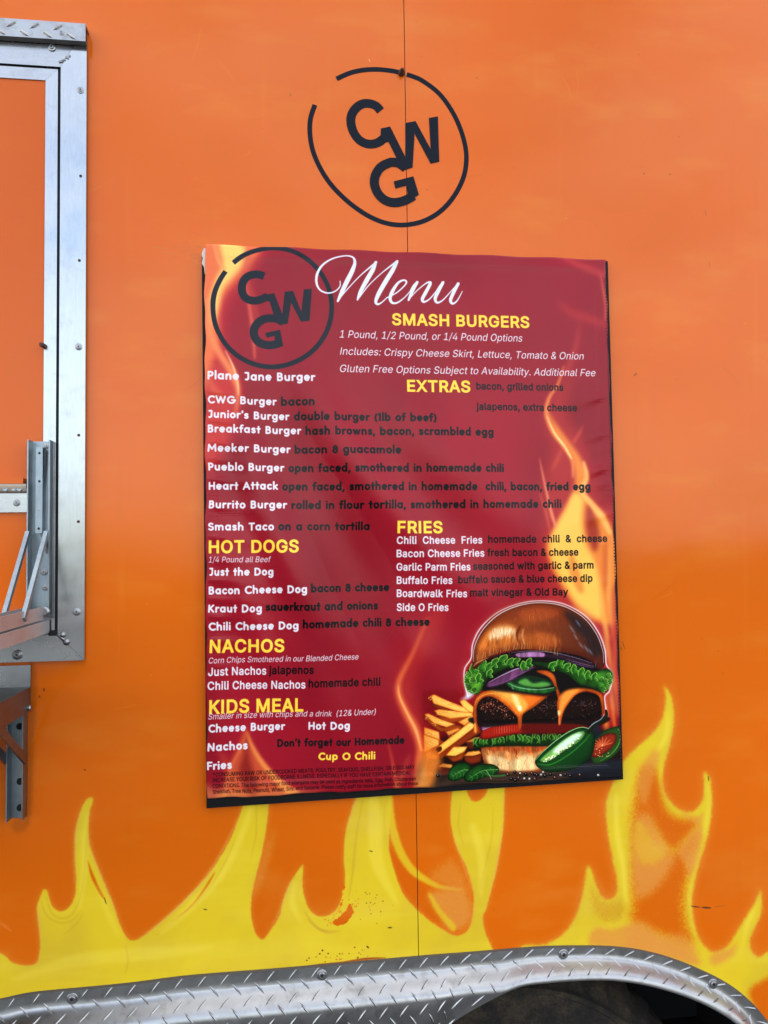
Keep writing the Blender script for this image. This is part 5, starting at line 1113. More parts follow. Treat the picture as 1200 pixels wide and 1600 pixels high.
def lathe(bm, prof, c, axis='y', n=20):
    """prof: (radius, offset along -y)"""
    rings = []
    for r_, o_ in prof:
        if r_ < 1e-6: rings.append([bm.verts.new((c[0], c[1] - o_, c[2]))])
        else: rings.append([bm.verts.new((c[0] + r_ * math.cos(2 * math.pi * i / n), c[1] - o_, c[2] + r_ * math.sin(2 * math.pi * i / n))) for i in range(n)])
    for a, b_ in zip(rings[:-1], rings[1:]):
        if len(a) == 1: a = a * n
        if len(b_) == 1: b_ = b_ * n
        for i in range(n):
            q = []
            for v in (a[i], b_[i], b_[(i + 1) % n], a[(i + 1) % n]):
                if v not in q: q.append(v)
            if len(q) > 2: bm.faces.new(q)
def W2(px, py, y=0.0):
    q = at(px, py, y); return (q.x, q.z)

# ------------------------------------------------------------------ ground
me = bpy.data.meshes.new('ground')
me.from_pydata([(-120, -120, 0), (120, -120, 0), (120, 120, 0), (-120, 120, 0)], [], [(0, 1, 2, 3)])
g = link('ground', me, m_ground); g['kind'] = 'structure'

# ------------------------------------------------------------------ the trailer
trailer = bpy.data.objects.new('concession_trailer', None); COL.objects.link(trailer)
trailer.location = (0, 0, 0)
trailer['label'] = 'orange food trailer side painted with yellow flames, with serving window and tread plate fender'
trailer['category'] = 'food trailer'
XL, XR, ZT, ZB = -1.6, 2.3, 2.62, .46
# fender outline (top edge) and wheel opening edge, measured
OUT = [(-190, 1660), (-160, 1608), (-110, 1580), (-50, 1568), (0, 1562), (33, 1554), (71, 1549), (196, 1538), (292, 1526), (417, 1516), (500, 1509), (533, 1506), (667, 1494), (720, 1490), (804, 1483), (850, 1480), (900, 1479), (958, 1480), (1008, 1487), (1054, 1500), (1096, 1517), (1137, 1538), (1171, 1565), (1196, 1594), (1225, 1640), (1248, 1700), (1262, 1780)]
YS = -.032
EDG = [(-200, 1790), (-160, 1790), (-110, 1790), (-50, 1790), (0, 1790), (33, 1790), (71, 1790), (196, 1780), (292, 1770), (417, 1760), (500, 1750), (545, 1745), (655, 1690), (690, 1612), (797, 1548), (850, 1537), (900, 1533), (950, 1532), (1000, 1538), (1045, 1549), (1085, 1563), (1120, 1580), (1150, 1600), (1172, 1626), (1196, 1668), (1216, 1722), (1228, 1790)]
po = at_np(OUT, 0.0); pe = at_np(EDG, YS)
outl, edgl = smooth(po, 10, False), smooth(pe, 10, False)
# arc length resample
def resample(P, Q, step):
    s = np.concatenate([[0], np.cumsum(np.hypot(*np.diff(P, axis=0).T))])
    k = np.linspace(0, s[-1], int(s[-1] / step) + 1)
    return np.stack([np.interp(k, s, P[:, i]) for i in (0, 1)], 1), np.stack([np.interp(k, s, Q[:, i]) for i in (0, 1)], 1), k
outl, edgl, SS = resample(outl, edgl, .008)
for _ in range(3):
    outl[1:-1] = (outl[:-2] + outl[1:-1] * 2 + outl[2:]) / 4
    edgl[1:-1] = (edgl[:-2] + edgl[1:-1] * 2 + edgl[2:]) / 4

# side panels: columns whose foot follows the fender
def foot(x):
    i = outl[:, 0].argmax()
    if x >= outl[i - 2, 0] or x > outl[:, 0].max() - .004: return ZB
    xs, zs = outl[:i, 0], outl[:i, 1]
    if x < xs[0]: return ZB
    return float(np.interp(x, xs, zs)) - .012
SEAM = [(632, 0), (637, 390), (650, 1250), (653, 1490)]
XS = sum(at(*q).x for q in SEAM) / 4
def wav(x, z):      # slight oil-canning of the thin skin
    e = min(1, abs(x - XS) / .25); e = e * e * (3 - 2 * e)
    return -.0011 * e * (math.sin(x * 5.1 + 1.3 * math.sin(z * 3.1)) * math.sin(z * 4.3 + .6) * .6 + .4 * math.sin(x * 11 + z * 7))
def panel(x0, x1):
    xs = list(np.linspace(x0, x1, int((x1 - x0) / .03) + 1))
    V, F, UV = [], [], []
    nz_ = 40
    for x in xs:
        zb = foot(x)
        for j in range(nz_ + 1):
            z = ZT + (zb - ZT) * j / nz_
            V.append((x, wav(x, z), z))
    n0 = len(V)
    for x in (xs[0], xs[-1]):      # folded edges give the seam its depth
        for j in range(nz_ + 1):
            z = ZT + (foot(x) - ZT) * j / nz_
            V.append((x, .012, z))
    n1 = len(V)
    for x in (xs[0], xs[-1]):      # own corner points, so the face stays flat up to the fold
        for j in range(nz_ + 1):
            z = ZT + (foot(x) - ZT) * j / nz_
            V.append((x, wav(x, z), z))
    s = nz_ + 1
    for i in range(len(xs) - 1):
        for j in range(nz_):
            F.append((i * s + j, i * s + j + 1, (i + 1) * s + j + 1, (i + 1) * s + j))
    L = (len(xs) - 1) * s
    for j in range(nz_):
        F.append((n1 + j, n0 + j, n0 + j + 1, n1 + j + 1)); F.append((n1 + s + j, n1 + s + j + 1, n0 + s + j + 1, n0 + s + j))
    o = mesh('side_panel', V, F, m_paint, trailer, True)
    uv = o.data.uv_layers.new(name='UVMap')
    for lp in o.data.loops:
        v = V[lp.vertex_index]
        uv.data[lp.index].uv = ((v[0] - WX0) / (WX1 - WX0), (v[2] - WZ0) / (WZ1 - WZ0))
    for pl in o.data.polygons:
        if abs(pl.normal.x) > .7: pl.use_smooth = False
    return o
panel(XL, XS - .0006); panel(XS + .0006, XR)
# the rest of the body: roof, far side, ends, floor, seam backing
bm = bmesh.new(); box(bm, XL - .02, XR + .02, -.015, 2.2, ZT + .001, ZT + .05); from_bm('roof', bm, m_roof, trailer)
bm = bmesh.new(); box(bm, XL, XR, 2.15, 2.18, ZB, ZT); from_bm('far_side', bm, m_orange, trailer)
for x in (XL - .012, XR + .001):
    bm = bmesh.new(); box(bm, x, x + .011, .0, 2.15, ZB, ZT); from_bm('end_wall', bm, m_orange, trailer)
bm = bmesh.new(); box(bm, XL, XR, .35, 2.15, ZB - .04, ZB); box(bm, XL, XR, .013, .05, .96, 2.58); from_bm('floor_frame', bm, m_dark, trailer)
bm = bmesh.new(); box(bm, XS - .02, XS + .02, .004, .0125, at(650, 1475).z, ZT - .01); from_bm('seam_backing', bm, m_dark, trailer)
# wheel well liner
bm = bmesh.new()
x0, x1 = at(430, 1500).x, at(1300, 1500).x
zt = at(600, 1470).z
box(bm, x0, x1, .44, .45, .2, zt); box(bm, x0, x1, .013, .44, zt - .01, zt); box(bm, x0 - .01, x0, .013, .45, .2, zt); box(bm, x1, x1 + .01, .013, .45, .2, zt)
from_bm('wheel_well', bm, m_dark, trailer)

# ---- wheel
yt = .07
def circ(p3):
    (x1_, z1_), (x2_, z2_), (x3_, z3_) = p3
    a = np.array([[x2_ - x1_, z2_ - z1_], [x3_ - x1_, z3_ - z1_]]); r_ = .5 * np.array([x2_ ** 2 - x1_ ** 2 + z2_ ** 2 - z1_ ** 2, x3_ ** 2 - x1_ ** 2 + z3_ ** 2 - z1_ ** 2])
    c = np.linalg.solve(a, r_); return c, math.hypot(x1_ - c[0], z1_ - c[1])
TR = .345
A_, B_ = Vector((*W2(965, 1541, yt), 0)), Vector((*W2(1030, 1597, yt), 0))
mid = (A_ + B_) / 2; d_ = (B_ - A_); hh = math.sqrt(TR * TR - d_.length_squared / 4)
nrm = Vector((d_.y, -d_.x, 0)).normalized()
if nrm.y > 0: nrm = -nrm
TC = mid + nrm * hh                      # x, z of the wheel centre
prof = [(.19, .0), (.20, -.012), (.235, -.030), (.275, -.036), (.298, -.036), (.301, -.040), (.309, -.040), (.312, -.031), (.325, -.018), (.338, 0.004), (.345, .022), (.345, .20), (.33, .215), (.27, .235), (.19, .22)]
V, F = [], []; n = 160
for i in range(n):
    a = 2 * math.pi * i / n
    for j, (r_, o_) in enumerate(prof):
        rr_ = r_ + (0.004 * (1 if (i // 2) % 2 else -1) if j in (8, 9, 10, 11) else 0)
        V.append((TC.x + rr_ * math.cos(a), yt + .02 + o_, TC.y + rr_ * math.sin(a)))
k = len(prof)
for i in range(n):
    for j in range(k - 1): F.append((i * k + j, i * k + j + 1, ((i + 1) % n) * k + j + 1, ((i + 1) % n) * k + j))
tyre = mesh('wheel', [], [], None, trailer)
bpy.data.objects.remove(tyre)
bm = bmesh.new(); lathe(bm, [(0, .0), (.05, .0), (.06, -.01), (.15, -.05), (.17, -.01), (.192, .0), (.192, -.18), (0, -.18)], (TC.x, yt + .02, TC.y), n=48)
wheel = from_bm('wheel', bm, m_steel, trailer)
mesh('tyre', V, F, m_tyre, wheel)

# ---- fender flare: profile swept along the outline
PR = [(0, -.0005), (0, -.0035), (.012, -.004), (.0195, -.0045), (.023, -.006), (.027, -.0105), (.031, -.0165), (.035, -.0225), (.039, -.0275), (.0435, -.0308), (.050, -.032)]
def fender_pt(i, t_):
    """i: float station, t_: arc length along the profile (m) -> point, used by skin and bars"""
    i0 = int(min(max(i, 0), len(outl) - 2)); fr = i - i0
    o_ = outl[i0] * (1 - fr) + outl[i0 + 1] * fr
    e_ = edgl[i0] * (1 - fr) + edgl[i0 + 1] * fr
    d = e_ - o_; L = math.hypot(*d); d = d / L
    # near the wheel opening the profile is squeezed to end at the edge
    sc = min(1.0, (L - .002) / .050)
    acc = 0; prev = None
    for (a, y) in PR + [(max(L / sc, .0501), YS)]:
        q = np.array([a * sc, y])
        if prev is not None:
            l = math.hypot(*(q - prev))
            if acc + l >= t_:
                u = (t_ - acc) / max(l, 1e-9); q = prev + (q - prev) * u
                return Vector((o_[0] + d[0] * q[0], q[1], o_[1] + d[1] * q[0])), True
            acc += l
        prev = q
    return Vector((o_[0] + d[0] * prev[0], prev[1], o_[1] + d[1] * prev[0])), False
V, F = [], []
extra = 8
for i in range(len(outl)):
    o_, e_ = outl[i], edgl[i]; d = e_ - o_; L = math.hypot(*d); d = d / L
    sc = min(1.0, (L - .002) / .050)
    row = [(a * sc, y) for a, y in PR]
    last = max(L, .050 * sc + .0005)
    row += [(row[-1][0] + (last - row[-1][0]) * q / extra, YS) for q in range(1, extra + 1)]
    row += [(last, YS + .003), (last - .0005, YS + .003)]
    for a, y in row: V.append((o_[0] + d[0] * a, y, o_[1] + d[1] * a))
k = len(PR) + extra + 2
for i in range(len(outl) - 1):
    for j in range(k - 1): F.append((i * k + j, (i + 1) * k + j, (i + 1) * k + j + 1, i * k + j + 1))
fender = mesh('fender_flare', V, F, m_plate, trailer, True)
md = fender.modifiers.new('es', 'EDGE_SPLIT'); md.split_angle = math.radians(50)
V, F = [], []
for i in range(len(outl)):
    d = edgl[i] - outl[i]; d = d / np.hypot(*d)
    for a, y in ((-.0022, -.0004), (-.0016, -.0016), (.0001, -.0032)): V.append((outl[i][0] + d[0] * a, y, outl[i][1] + d[1] * a))
for i in range(len(outl) - 1):
    for j in (0, 1): F.append((i * 3 + j, i * 3 + 3 + j, i * 3 + 4 + j, i * 3 + 1 + j))
mesh('sealant_bead', V, F, m_seal, fender, True)
# raised tread bars
V, F = [], []
pitch, rowg, bl, bw, bh = .0335, .0165, .0116, .0020, .0012
step = .008
def nrm_at(i, t_):
    a, _ = fender_pt(i, t_); b_, _ = fender_pt(i + .3, t_); c_, _ = fender_pt(i, t_ + .001)
    n_ = (b_ - a).cross(c_ - a)
    n_ = n_.normalized() if n_.length > 1e-12 else Vector((0, -1, 0))
    if n_.y > 0.05: n_ = -n_
    if n_.y > -.3 and n_.z < 0: n_ = -n_
    return a, n_
tot = SS[-1]
for r_ in range(14):
    t0 = .009 + r_ * rowg
    for c_ in range(int(tot / pitch)):
        s0 = (c_ + .5 * (r_ % 2)) * pitch + .01 + random.uniform(-.0006, .0006)
        if s0 / step + 3 > len(outl): continue
        sg = 1 if r_ % 2 == 0 else -1
        ring_ = []
        ok = True
        for q in (-1, -.5, 0, .5, 1):
            ds, dt = q * bl * .66, -sg * q * bl * .75
            pa, inside = fender_pt((s0 + ds) / step, max(t0 + dt, .001))
            pa, nn_ = nrm_at((s0 + ds) / step, max(t0 + dt, .001))
            if not inside: ok = False; break
            ring_.append((pa, nn_, bw * (1 - q * q) ** .5 if abs(q) < 1 else .0001))
        if not ok: continue
        base = len(V)
        for m_i, (pa, nn_, w0) in enumerate(ring_):
            d = (ring_[min(m_i + 1, 4)][0] - ring_[max(m_i - 1, 0)][0]).normalized()
            s_ = d.cross(nn_).normalized()
            V += [pa + s_ * w0 - nn_ * .0004, pa + nn_ * (bh * (1 if w0 > .001 else .05)), pa - s_ * w0 - nn_ * .0004]
        for q in range(4):
            a = base + q * 3
            F += [(a, a + 3, a + 4, a + 1), (a + 1, a + 4, a + 5, a + 2)]
bars = mesh('tread_bars', V, F, m_plate, fender)
bars['kind'] = 'stuff'

# ---- screws (shared meshes)
bm = bmesh.new(); lathe(bm, [(.0098, 0), (.0098, .0008), (.0088, .0016), (.0060, .0022), (.0058, .0036), (.0046, .0044), (.0022, .0044), (.0020, .0026), (0, .0026)], (0, 0, 0))
bmesh.ops.recalc_face_normals(bm, faces=bm.faces)
me_washer = bpy.data.meshes.new('screw'); bm.to_mesh(me_washer); bm.free(); me_washer.materials.append(m_screw); me_washer.materials.append(m_dark)
for pl in me_washer.polygons:
    c_ = pl.center
    if math.hypot(c_.x, c_.z) < .0021: pl.material_index = 1
bm = bmesh.new(); lathe(bm, [(.0030, 0), (.0028, .0008), (.0018, .0011), (.0010, .0002), (0, .0002)], (0, 0, 0), n=12)
bmesh.ops.recalc_face_normals(bm, faces=bm.faces)
me_small = bpy.data.meshes.new('rivet'); bm.to_mesh(me_small); bm.free(); me_small.materials.append(m_rust)
def screw(px, py, y, parent, me=me_washer, s=1.0, name='screw', tilt=None):
    o = bpy.data.objects.new(name, me); COL.objects.link(o); o.parent = parent
    q = at(px, py, y); o.location = q; o.scale = (s, s, s)
    o.rotation_euler = (random.uniform(-.05, .05) if tilt is None else tilt, random.uniform(0, 6), 0)
    return o
for px, py in ((113, 1560), (503, 1523), (880, 1491), (1114, 1537)):
    screw(px, py, -.0045, fender, s=.82)
# more of them where the flange goes on outside the picture
# ---- logo on the side
def ribbon(pts, wid, y=0.0):
    P = at_np(smooth(pts, 8, False) if len(pts) < 60 else pts, y)
    d = np.gradient(P, axis=0); d /= np.hypot(*d.T)[:, None]; n_ = np.stack([-d[:, 1], d[:, 0]], 1) * wid / 2
    return list(P + n_) + list((P - n_)[::-1])
wc = crop(440, 60, 3.529)
LY = -.00035
bm = bmesh.new()
def strip(pts, wid, y0):
    P = at_np(smooth(wc(pts), 10, False), 0)
    d = np.gradient(P, axis=0); d /= np.hypot(*d.T)[:, None]; n_ = np.stack([-d[:, 1], d[:, 0]], 1) * wid / 2
    n = len(P); r_ = []
    for i in range(n):
        r_.append([bm.verts.new((P[i][0] + k_ * n_[i][0], y + wav(*P[i]), P[i][1] + k_ * n_[i][1])) for k_, y in ((-1, y0 + .0002), (-1, y0), (1, y0), (1, y0 + .0002))])
    for a, c_ in zip(r_[:-1], r_[1:]):
        for j in range(3): bm.faces.new((a[j], c_[j], c_[j + 1], a[j + 1]))
mm_ = .001
strip([(303, 223), (370, 193), (440, 176), (520, 171), (600, 178), (650, 188), (676, 194)], 27 / 3.529 * mm_, LY)
strip([(690, 199), (735, 214), (780, 236), (860, 296), (920, 370), (970, 460), (1005, 560), (1019, 650), (1010, 740), (980, 820), (930, 898), (870, 958), (800, 1000), (730, 1022), (650, 1029), (570, 1017), (490, 985), (410, 935), (330, 868), (260, 790), (205, 700), (170, 610), (156, 520), (160, 440), (184, 366)], 27 / 3.529 * mm_, LY)
from_bm('logo_ring', bm, m_vinyl, trailer)
bm = bmesh.new()
strip([(546, 400), (520, 372), (480, 359), (440, 364), (402, 394), (382, 440), (390, 500), (420, 552), (460, 578), (500, 583), (540, 570), (578, 538)], 51 / 3.529 * mm_, LY - .0001)
from_bm('logo_letter', bm, m_vinyl, trailer)
bm = bmesh.new()
prism(bm, [tuple(q) for q in at_np(wc([(547, 498), (598, 487), (682, 655), (682, 468), (738, 457), (822, 612), (812, 440), (861, 431), (869, 680), (822, 691), (733, 525), (722, 712), (668, 730), (590, 572), (560, 572), (546, 540)]), 0)], LY - .0006, LY)
from_bm('logo_letter', bm, m_vinyl, trailer)
bm = bmesh.new()
strip([(684, 716), (650, 692), (620, 684), (590, 688), (545, 713), (516, 760), (513, 810), (535, 860), (575, 895), (625, 906), (680, 894), (728, 868)], 52 / 3.529 * mm_, LY - .0007)
prism(bm, [tuple(q) for q in at_np(wc([(618, 790), (726, 762), (756, 862), (720, 886), (697, 868), (687, 812), (628, 828)]), 0)], LY - .0009, LY)
from_bm('logo_letter', bm, m_vinyl, trailer)
bm = bmesh.new(); q = at(627, 115)
lathe(bm, [(.0055, -.002), (.0052, .003), (.003, .0045), (.0028, .010), (.0015, .012), (0, .012)], (q.x, -.002, q.z), n=12)
o = from_bm('bolt', bm, m_rust, trailer, smooth_=True); o['label'] = 'small rusty bolt stub on the ring of the logo'

# ---- serving window: outer frame
FY = -.010
def poly_px(pts, y): return [W2(a, b_, y) for a, b_ in pts]
xR, xr = W2(133.5, 550, FY)[0], W2(92.5, 550, FY)[0]
zTop, zt_in = W2(134, 40, FY)[1], W2(93, 104, FY)[1]
zBot, zb_in = W2(132, 1031.5, FY)[1], W2(92, 991, FY)[1]
xLw = xR - 1.15; xlw = xLw + (xR - xr)
bm = bmesh.new(); prism(bm, [(xR, zTop), (xR, zBot), (xr, zb_in), (xr, zt_in)], FY, -.001)
frame = from_bm('window_frame', bm, m_alu, trailer, bevel=.0012)
frame['label'] = 'mitred bare aluminium frame of the serving window'
def sub(name, poly, y0, y1, m, parent, bevel=.001):
    bm = bmesh.new(); prism(bm, poly, y0, y1); return from_bm(name, bm, m, parent, bevel=bevel)
g_ = .0004
sub('bottom_rail', [(xR - g_ * 2, zBot), (xr - g_ * 2, zb_in), (xlw, zb_in), (xLw, zBot)], FY + .0006, -.001, m_aluh, frame)
sub('top_rail', [(xR - g_ * 2, zTop), (xLw, zTop), (xlw, zt_in), (xr - g_ * 2, zt_in)], FY + .0006, -.001, m_aluh, frame)
sub('left_stile', [(xLw, zTop - .001), (xlw, zt_in), (xlw, zb_in), (xLw, zBot + .001)], FY, -.001, m_alu, frame)
# backing sheet, gasket
sub('gasket', [(xr - .0005, zt_in - .0005), (xr - .0005, zb_in + .0005), (xlw, zb_in + .0005), (xlw, zt_in - .0005)], -.0042, -.0034, m_rubber, frame, 0)
bm = bmesh.new(); lathe(bm, [(.0048, 0), (.0045, .002), (.003, .0038), (0, .0042)], (*W2(98, 992, FY)[:1], FY, W2(98, 992, FY)[1]), n=12)
lathe(bm, [(.0052, 0), (.0048, .002), (.003, .0036), (0, .004)], (W2(104, 1003, FY)[0], FY, W2(104, 1003, FY)[1]), n=12)
bar(bm, (W2(90, 990, FY)[0], FY - .001, W2(90, 990, FY)[1]), (W2(102, 1002, FY)[0], FY - .001, W2(102, 1002, FY)[1]), .004, .004)
from_bm('weld_bead', bm, m_screw, frame, smooth_=True)
bm = bmesh.new(); q = W2(101, 92, FY)
for k_ in range(7):
    a, c_ = q[0] - .007 + k_ * .0024, q[1] - .006 + k_ * .0018
    lathe(bm, [(.002, 0), (.0016, .001), (0, .0016)], (a, FY, c_ + random.uniform(-.002, .002)), n=8)
from_bm('weld_bead', bm, m_screw, frame, smooth_=True)
for px, py, s_ in ((126, 141, .55), (123, 542, .55), (120, 956, .58), (27, 1023, .75), (81, 74, .62)):
    screw(px, py, FY - (.0 if px != 27 else .0), frame, s=s_)
for px, py in ((124, 407), (123, 680), (122.5, 815), (126, 275)):
    screw(px, py, FY, frame, me_small, .75, name='rivet')
# header: tread plate drip rail
HY = -.022
zh1, zh0 = W2(134, 37, HY)[1], W2(134, 64.5, HY)[1]
xh = W2(133.5, 50, HY)[0]
bm = bmesh.new(); box(bm, xLw, xh, HY, HY + .003, zh0, zh1); box(bm, xLw, xh, HY + .003, -.0005, zh1 - .003, zh1 - .0002)
box(bm, xLw, xh, HY + .003, -.0108, zh0, zh0 + .003)
rail = from_bm('drip_rail', bm, m_plate, trailer, bevel=.0008)
V, F = [], []
for r_ in range(2):
    for c_ in range(34):
        sg = 1 if r_ % 2 == 0 else -1
        cx_ = xh - .022 - (c_ + .5 * (r_ % 2)) * .0335; cz = zh0 + .0068 + r_ * .0125
        if cx_ < xLw + .02: continue
        base = len(V)
        for q in (-1, -.5, 0, .5, 1):
            w0 = .0026 * math.sqrt(max(0, 1 - q * q)) + .0001
            x_, z_ = cx_ + q * .0085, cz - sg * q * .0055
            V += [(x_ - w0 * .62, HY, z_ - sg * w0 * .78), (x_, HY - .0013 * (abs(q) < 1), z_), (x_ + w0 * .62, HY, z_ + sg * w0 * .78)]
        for q in range(4):
            a = base + q * 3
            F += [(a, a + 1, a + 4, a + 3), (a + 1, a + 2, a + 5, a + 4)]
o = mesh('tread_bars', V, F, m_plate, rail); o['kind'] = 'stuff'
screw(96, 51, HY, rail, s=.42)

# ---- hatch inside the frame: orange panel with an aluminium trim
DY = -.0075
xo, xi = W2(88, 550, DY)[0], W2(68.5, 550, DY)[0]
zo, zi = W2(88, 108, DY)[1], W2(69, 125, DY)[1]
zbo, zbi = W2(90, 990, DY)[1], W2(69, 970, DY)[1]
xlo = xlw + (xr - xo); xli = xlo + (xo - xi)
bm = bmesh.new(); box(bm, xli - .002, xi + .002, DY + .0022, -.0043, zbi - .002, zi + .002)
hatch = from_bm('hatch', bm, m_orange, trailer)
sub('trim_stile', [(xo, zo), (xo, zbo), (xi, zbi), (xi, zi)], DY, -.0044, m_alu, hatch, .0007)
sub('trim_stile', [(xlo, zo), (xli, zi), (xli, zbi), (xlo, zbo)], DY, -.0044, m_alu, hatch, .0007)
sub('trim_rail', [(xo - .0006, zo), (xi - .0006, zi), (xli, zi), (xlo, zo)], DY + .0003, -.0044, m_aluh, hatch, .0007)
sub('trim_rail', [(xo - .0006, zbo), (xlo, zbo), (xli, zbi), (xi - .0006, zbi)], DY + .0003, -.0044, m_aluh, hatch, .0007)
bm = bmesh.new(); q = at(71, 542, DY); bar(bm, (q.x, DY + .001, q.z), (q.x - .003, DY - .012, q.z + .001), .005, .005); from_bm('latch_stub', bm, m_rust, hatch, bevel=.001)
# middle rail with rolled hinge and an orange lip over it
zr1, zr0 = W2(20, 771, DY - .002)[1], W2(20, 800.5, DY - .002)[1]
xm = W2(47, 785, DY - .002)[0]
bm = bmesh.new(); box(bm, xli, xm, DY - .004, DY + .002, zr0, zr1); mr = from_bm('middle_rail', bm, m_aluh, hatch, bevel=.0008)
screw(26, 786, DY - .004, hatch, s=.52)
zl1, zl0 = W2(20, 747, -.024)[1], W2(20, 757, -.024)[1]
xl_ = W2(36, 752, -.024)[0]
bm = bmesh.new(); box(bm, xli, xl_, -.024, DY, zl0 + .0012, zl1); from_bm('hatch_lip', bm, m_orange, hatch, bevel=.0015)
# perforated hinge leaf leaning back to the wall under the lip
V, F = [], []
zA, zB_ = zl0, zr1 + .001
segs = []
xx_ = xl_ + .004
prf = [(-.0232, zA + .001), (-.0236, zA - .002), (-.0225, zA - .005), (-.0195, zA - .009), (-.0150, zB_ + .001), (DY - .0045, zB_)]
for x_ in (xli, xx_):
    V += [(x_, y, z) for y, z in prf]
k = len(prf)
for j in range(k - 1): F.append((j, k + j, k + j + 1, j + 1))
F.append(tuple(range(k, 2 * k)))
hl = mesh('hinge_leaf', V, F, m_beige, hatch)
bm = bmesh.new()
for i, px in enumerate((8, 21, 30)):
    q = at(px, 764, -.0215)
    lathe(bm, [(.0040 if i != 1 else .0016, -.003), (.0040 if i != 1 else .0016, .0012), (.0028, .0016), (0, .0012)], (q.x, -.0205, q.z), n=12)
from_bm('rivet', bm, m_zinc, hatch)

# ---- folding shelf bracket inside the window
def channel(name, xa, xb, z1, z0, yb, depth, t_=.0018, parent=trailer, m=m_zinc):
    bm = bmesh.new()
    box(bm, xa, xb, yb - t_, yb, z0, z1)
    box(bm, xa, xa + t_, yb - depth, yb - t_, z0, z1)
    box(bm, xb - t_, xb, yb - depth, yb - t_, z0 + .002, z1)
    return from_bm(name, bm, m, parent, bevel=.0005)
cb = -.0085
x_a, x_b = W2(49, 820, cb)[0], W2(84, 820, cb)[0]
z1_, z0_ = W2(60, 690, cb)[1], W2(60, 962, cb)[1]
br1 = channel('shelf_bracket', x_a, x_b, z1_, z0_, cb, .021)
br1['label'] = 'zinc folding bracket standing open in the window'
# inner slotted slide
bm = bmesh.new(); xs_ = W2(56.5, 760, -.022)[0], W2(67, 760, -.022)[0]
zs_ = W2(60, 699, -.022)[1], W2(60, 833, -.022)[1]
box(bm, xs_[0], xs_[1], -.024, -.0225, zs_[1], zs_[0]); box(bm, xs_[1] - .0015, xs_[1], -.0225, -.011, zs_[1], zs_[0])
sl = from_bm('slide', bm, m_zinc, br1, bevel=.0004)
bm = bmesh.new()
A = Vector((xs_[1] + .001, -.018, zs_[0] - .002)); B = Vector((xs_[1] - .004, -.012, zs_[1] + .02))
bar(bm, A, B, .003, .003); bar(bm, Vector((xs_[0] + .006, -.017, zs_[1] + .002)), Vector((xs_[0] + .014, -.014, zs_[1] - .03)), .007, .003)
from_bm('spring_rod', bm, m_steel, br1)
for px, py in ((69, 894), (71, 918)):
    screw(px, py, cb - .002, br1, s=.5)
screw(73, 697, cb - .002, br1, s=.42)
for px, py in ((61.5, 708), (61.5, 752), (61, 796), (60.5, 826)):
    bm = bmesh.new(); q = at(px, py, -.024); lathe(bm, [(.0022 if py != 796 else .0034, -.0005), (.0018, .0002), (0, .0002)], (q.x, -.024, q.z), n=10); from_bm('bolt_hole' if py != 796 else 'rivet', bm, m_dark if py != 796 else m_screw, br1)
# horizontal arm reaching out of the wall
AL = .34
za1, za0 = W2(78, 946, cb)[1], W2(78, 966, cb)[1]
bm = bmesh.new()
box(bm, x_b - .0085, x_b - .0070, -AL, -.030, za0, za1); box(bm, x_a + .002, x_a + .0035, -AL, -.030, za0, za1); box(bm, x_a + .0035, x_b - .0085, -AL, -.030, za0, za0 + .0015)
arm = from_bm('arm', bm, m_shelf, br1, bevel=.0004)
bm = bmesh.new(); lathe(bm, [(.0075, 0), (.0075, .004), (.005, .0055), (0, .0055)], (x_b - .006, -.028, (za0 + za1) / 2 + .002), n=14); from_bm('pivot_pin', bm, m_screw, br1)
for xo_ in (x_b - .0055, x_a + .0005):
    bm = bmesh.new()
    zt_ = W2(76, 832, -.028)[1]
    bar(bm, Vector((xo_ + .001, -.028, zt_)), Vector((xo_ - .0015, -.118, za0 + .008)), .0055, .008, up=Vector((1, 0, 0)) if False else Vector((0, -1, .01)))
    from_bm('strut', bm, m_zinc, br1, bevel=.0003)
bm = bmesh.new(); lathe(bm, [(.0035, 0), (.003, .002), (0, .0025)], (0, 0, 0), n=12)
bmesh.ops.rotate(bm, verts=bm.verts, matrix=Matrix.Rotation(math.radians(90), 3, 'Z')); bmesh.ops.translate(bm, verts=bm.verts, vec=(x_b - .006, -.114, za0 + .008))
from_bm('rivet', bm, m_screw, br1)
# shelf carried by the arm: aluminium angle with its end facing us
xsh = W2(77.5, 975, -.012)[0]
zs1, zs0 = W2(78, 969, -.012)[1], W2(78, 988, -.012)[1]
bm = bmesh.new(); box(bm, xLw + .06, xsh, -AL - .02, -.0125, zs0, zs1)
o = from_bm('folding_shelf', bm, m_shelf, trailer, bevel=.0012); o['label'] = 'aluminium shelf folded out of the serving window'
# black stop under the shelf
bm = bmesh.new(); q = W2(86, 989, -.0085); box(bm, q[0] - .009, q[0] + .007, -.0098, -.0076, q[1] - .004, q[1] + .004); from_bm('rubber_stop', bm, m_rubber, trailer)

# ---- lower shelf and its bracket
xe = W2(48, 1055, -.003)[0]
zw1, zw0 = W2(48, 1039, -.003)[1], W2(48, 1073, -.003)[1]
bm = bmesh.new(); box(bm, xLw + .1, xe, -.004, -.0012, zw0 - .02, zw1); from_bm('shelf_hinge_plate', bm, m_aluh, trailer, bevel=.0008)
zz1, zz0 = zw0, W2(48, 1110, -.004)[1]
bm = bmesh.new(); box(bm, xLw + .1, xe, -.42, -.0045, zz0, zz1)
o = from_bm('serving_shelf', bm, m_steel, trailer, bevel=.001); o['label'] = 'dull metal counter shelf below the window frame'
cx0, cx1 = W2(17, 1200, -.001)[0], W2(43, 1200, -.001)[0]
cz1, cz0 = zz0 - .001, W2(30, 1277, -.001)[1]
br2 = channel('shelf_bracket', cx0, cx1, cz1, cz0, -.0012, .020)
br2['label'] = 'dull folding bracket under the counter shelf'
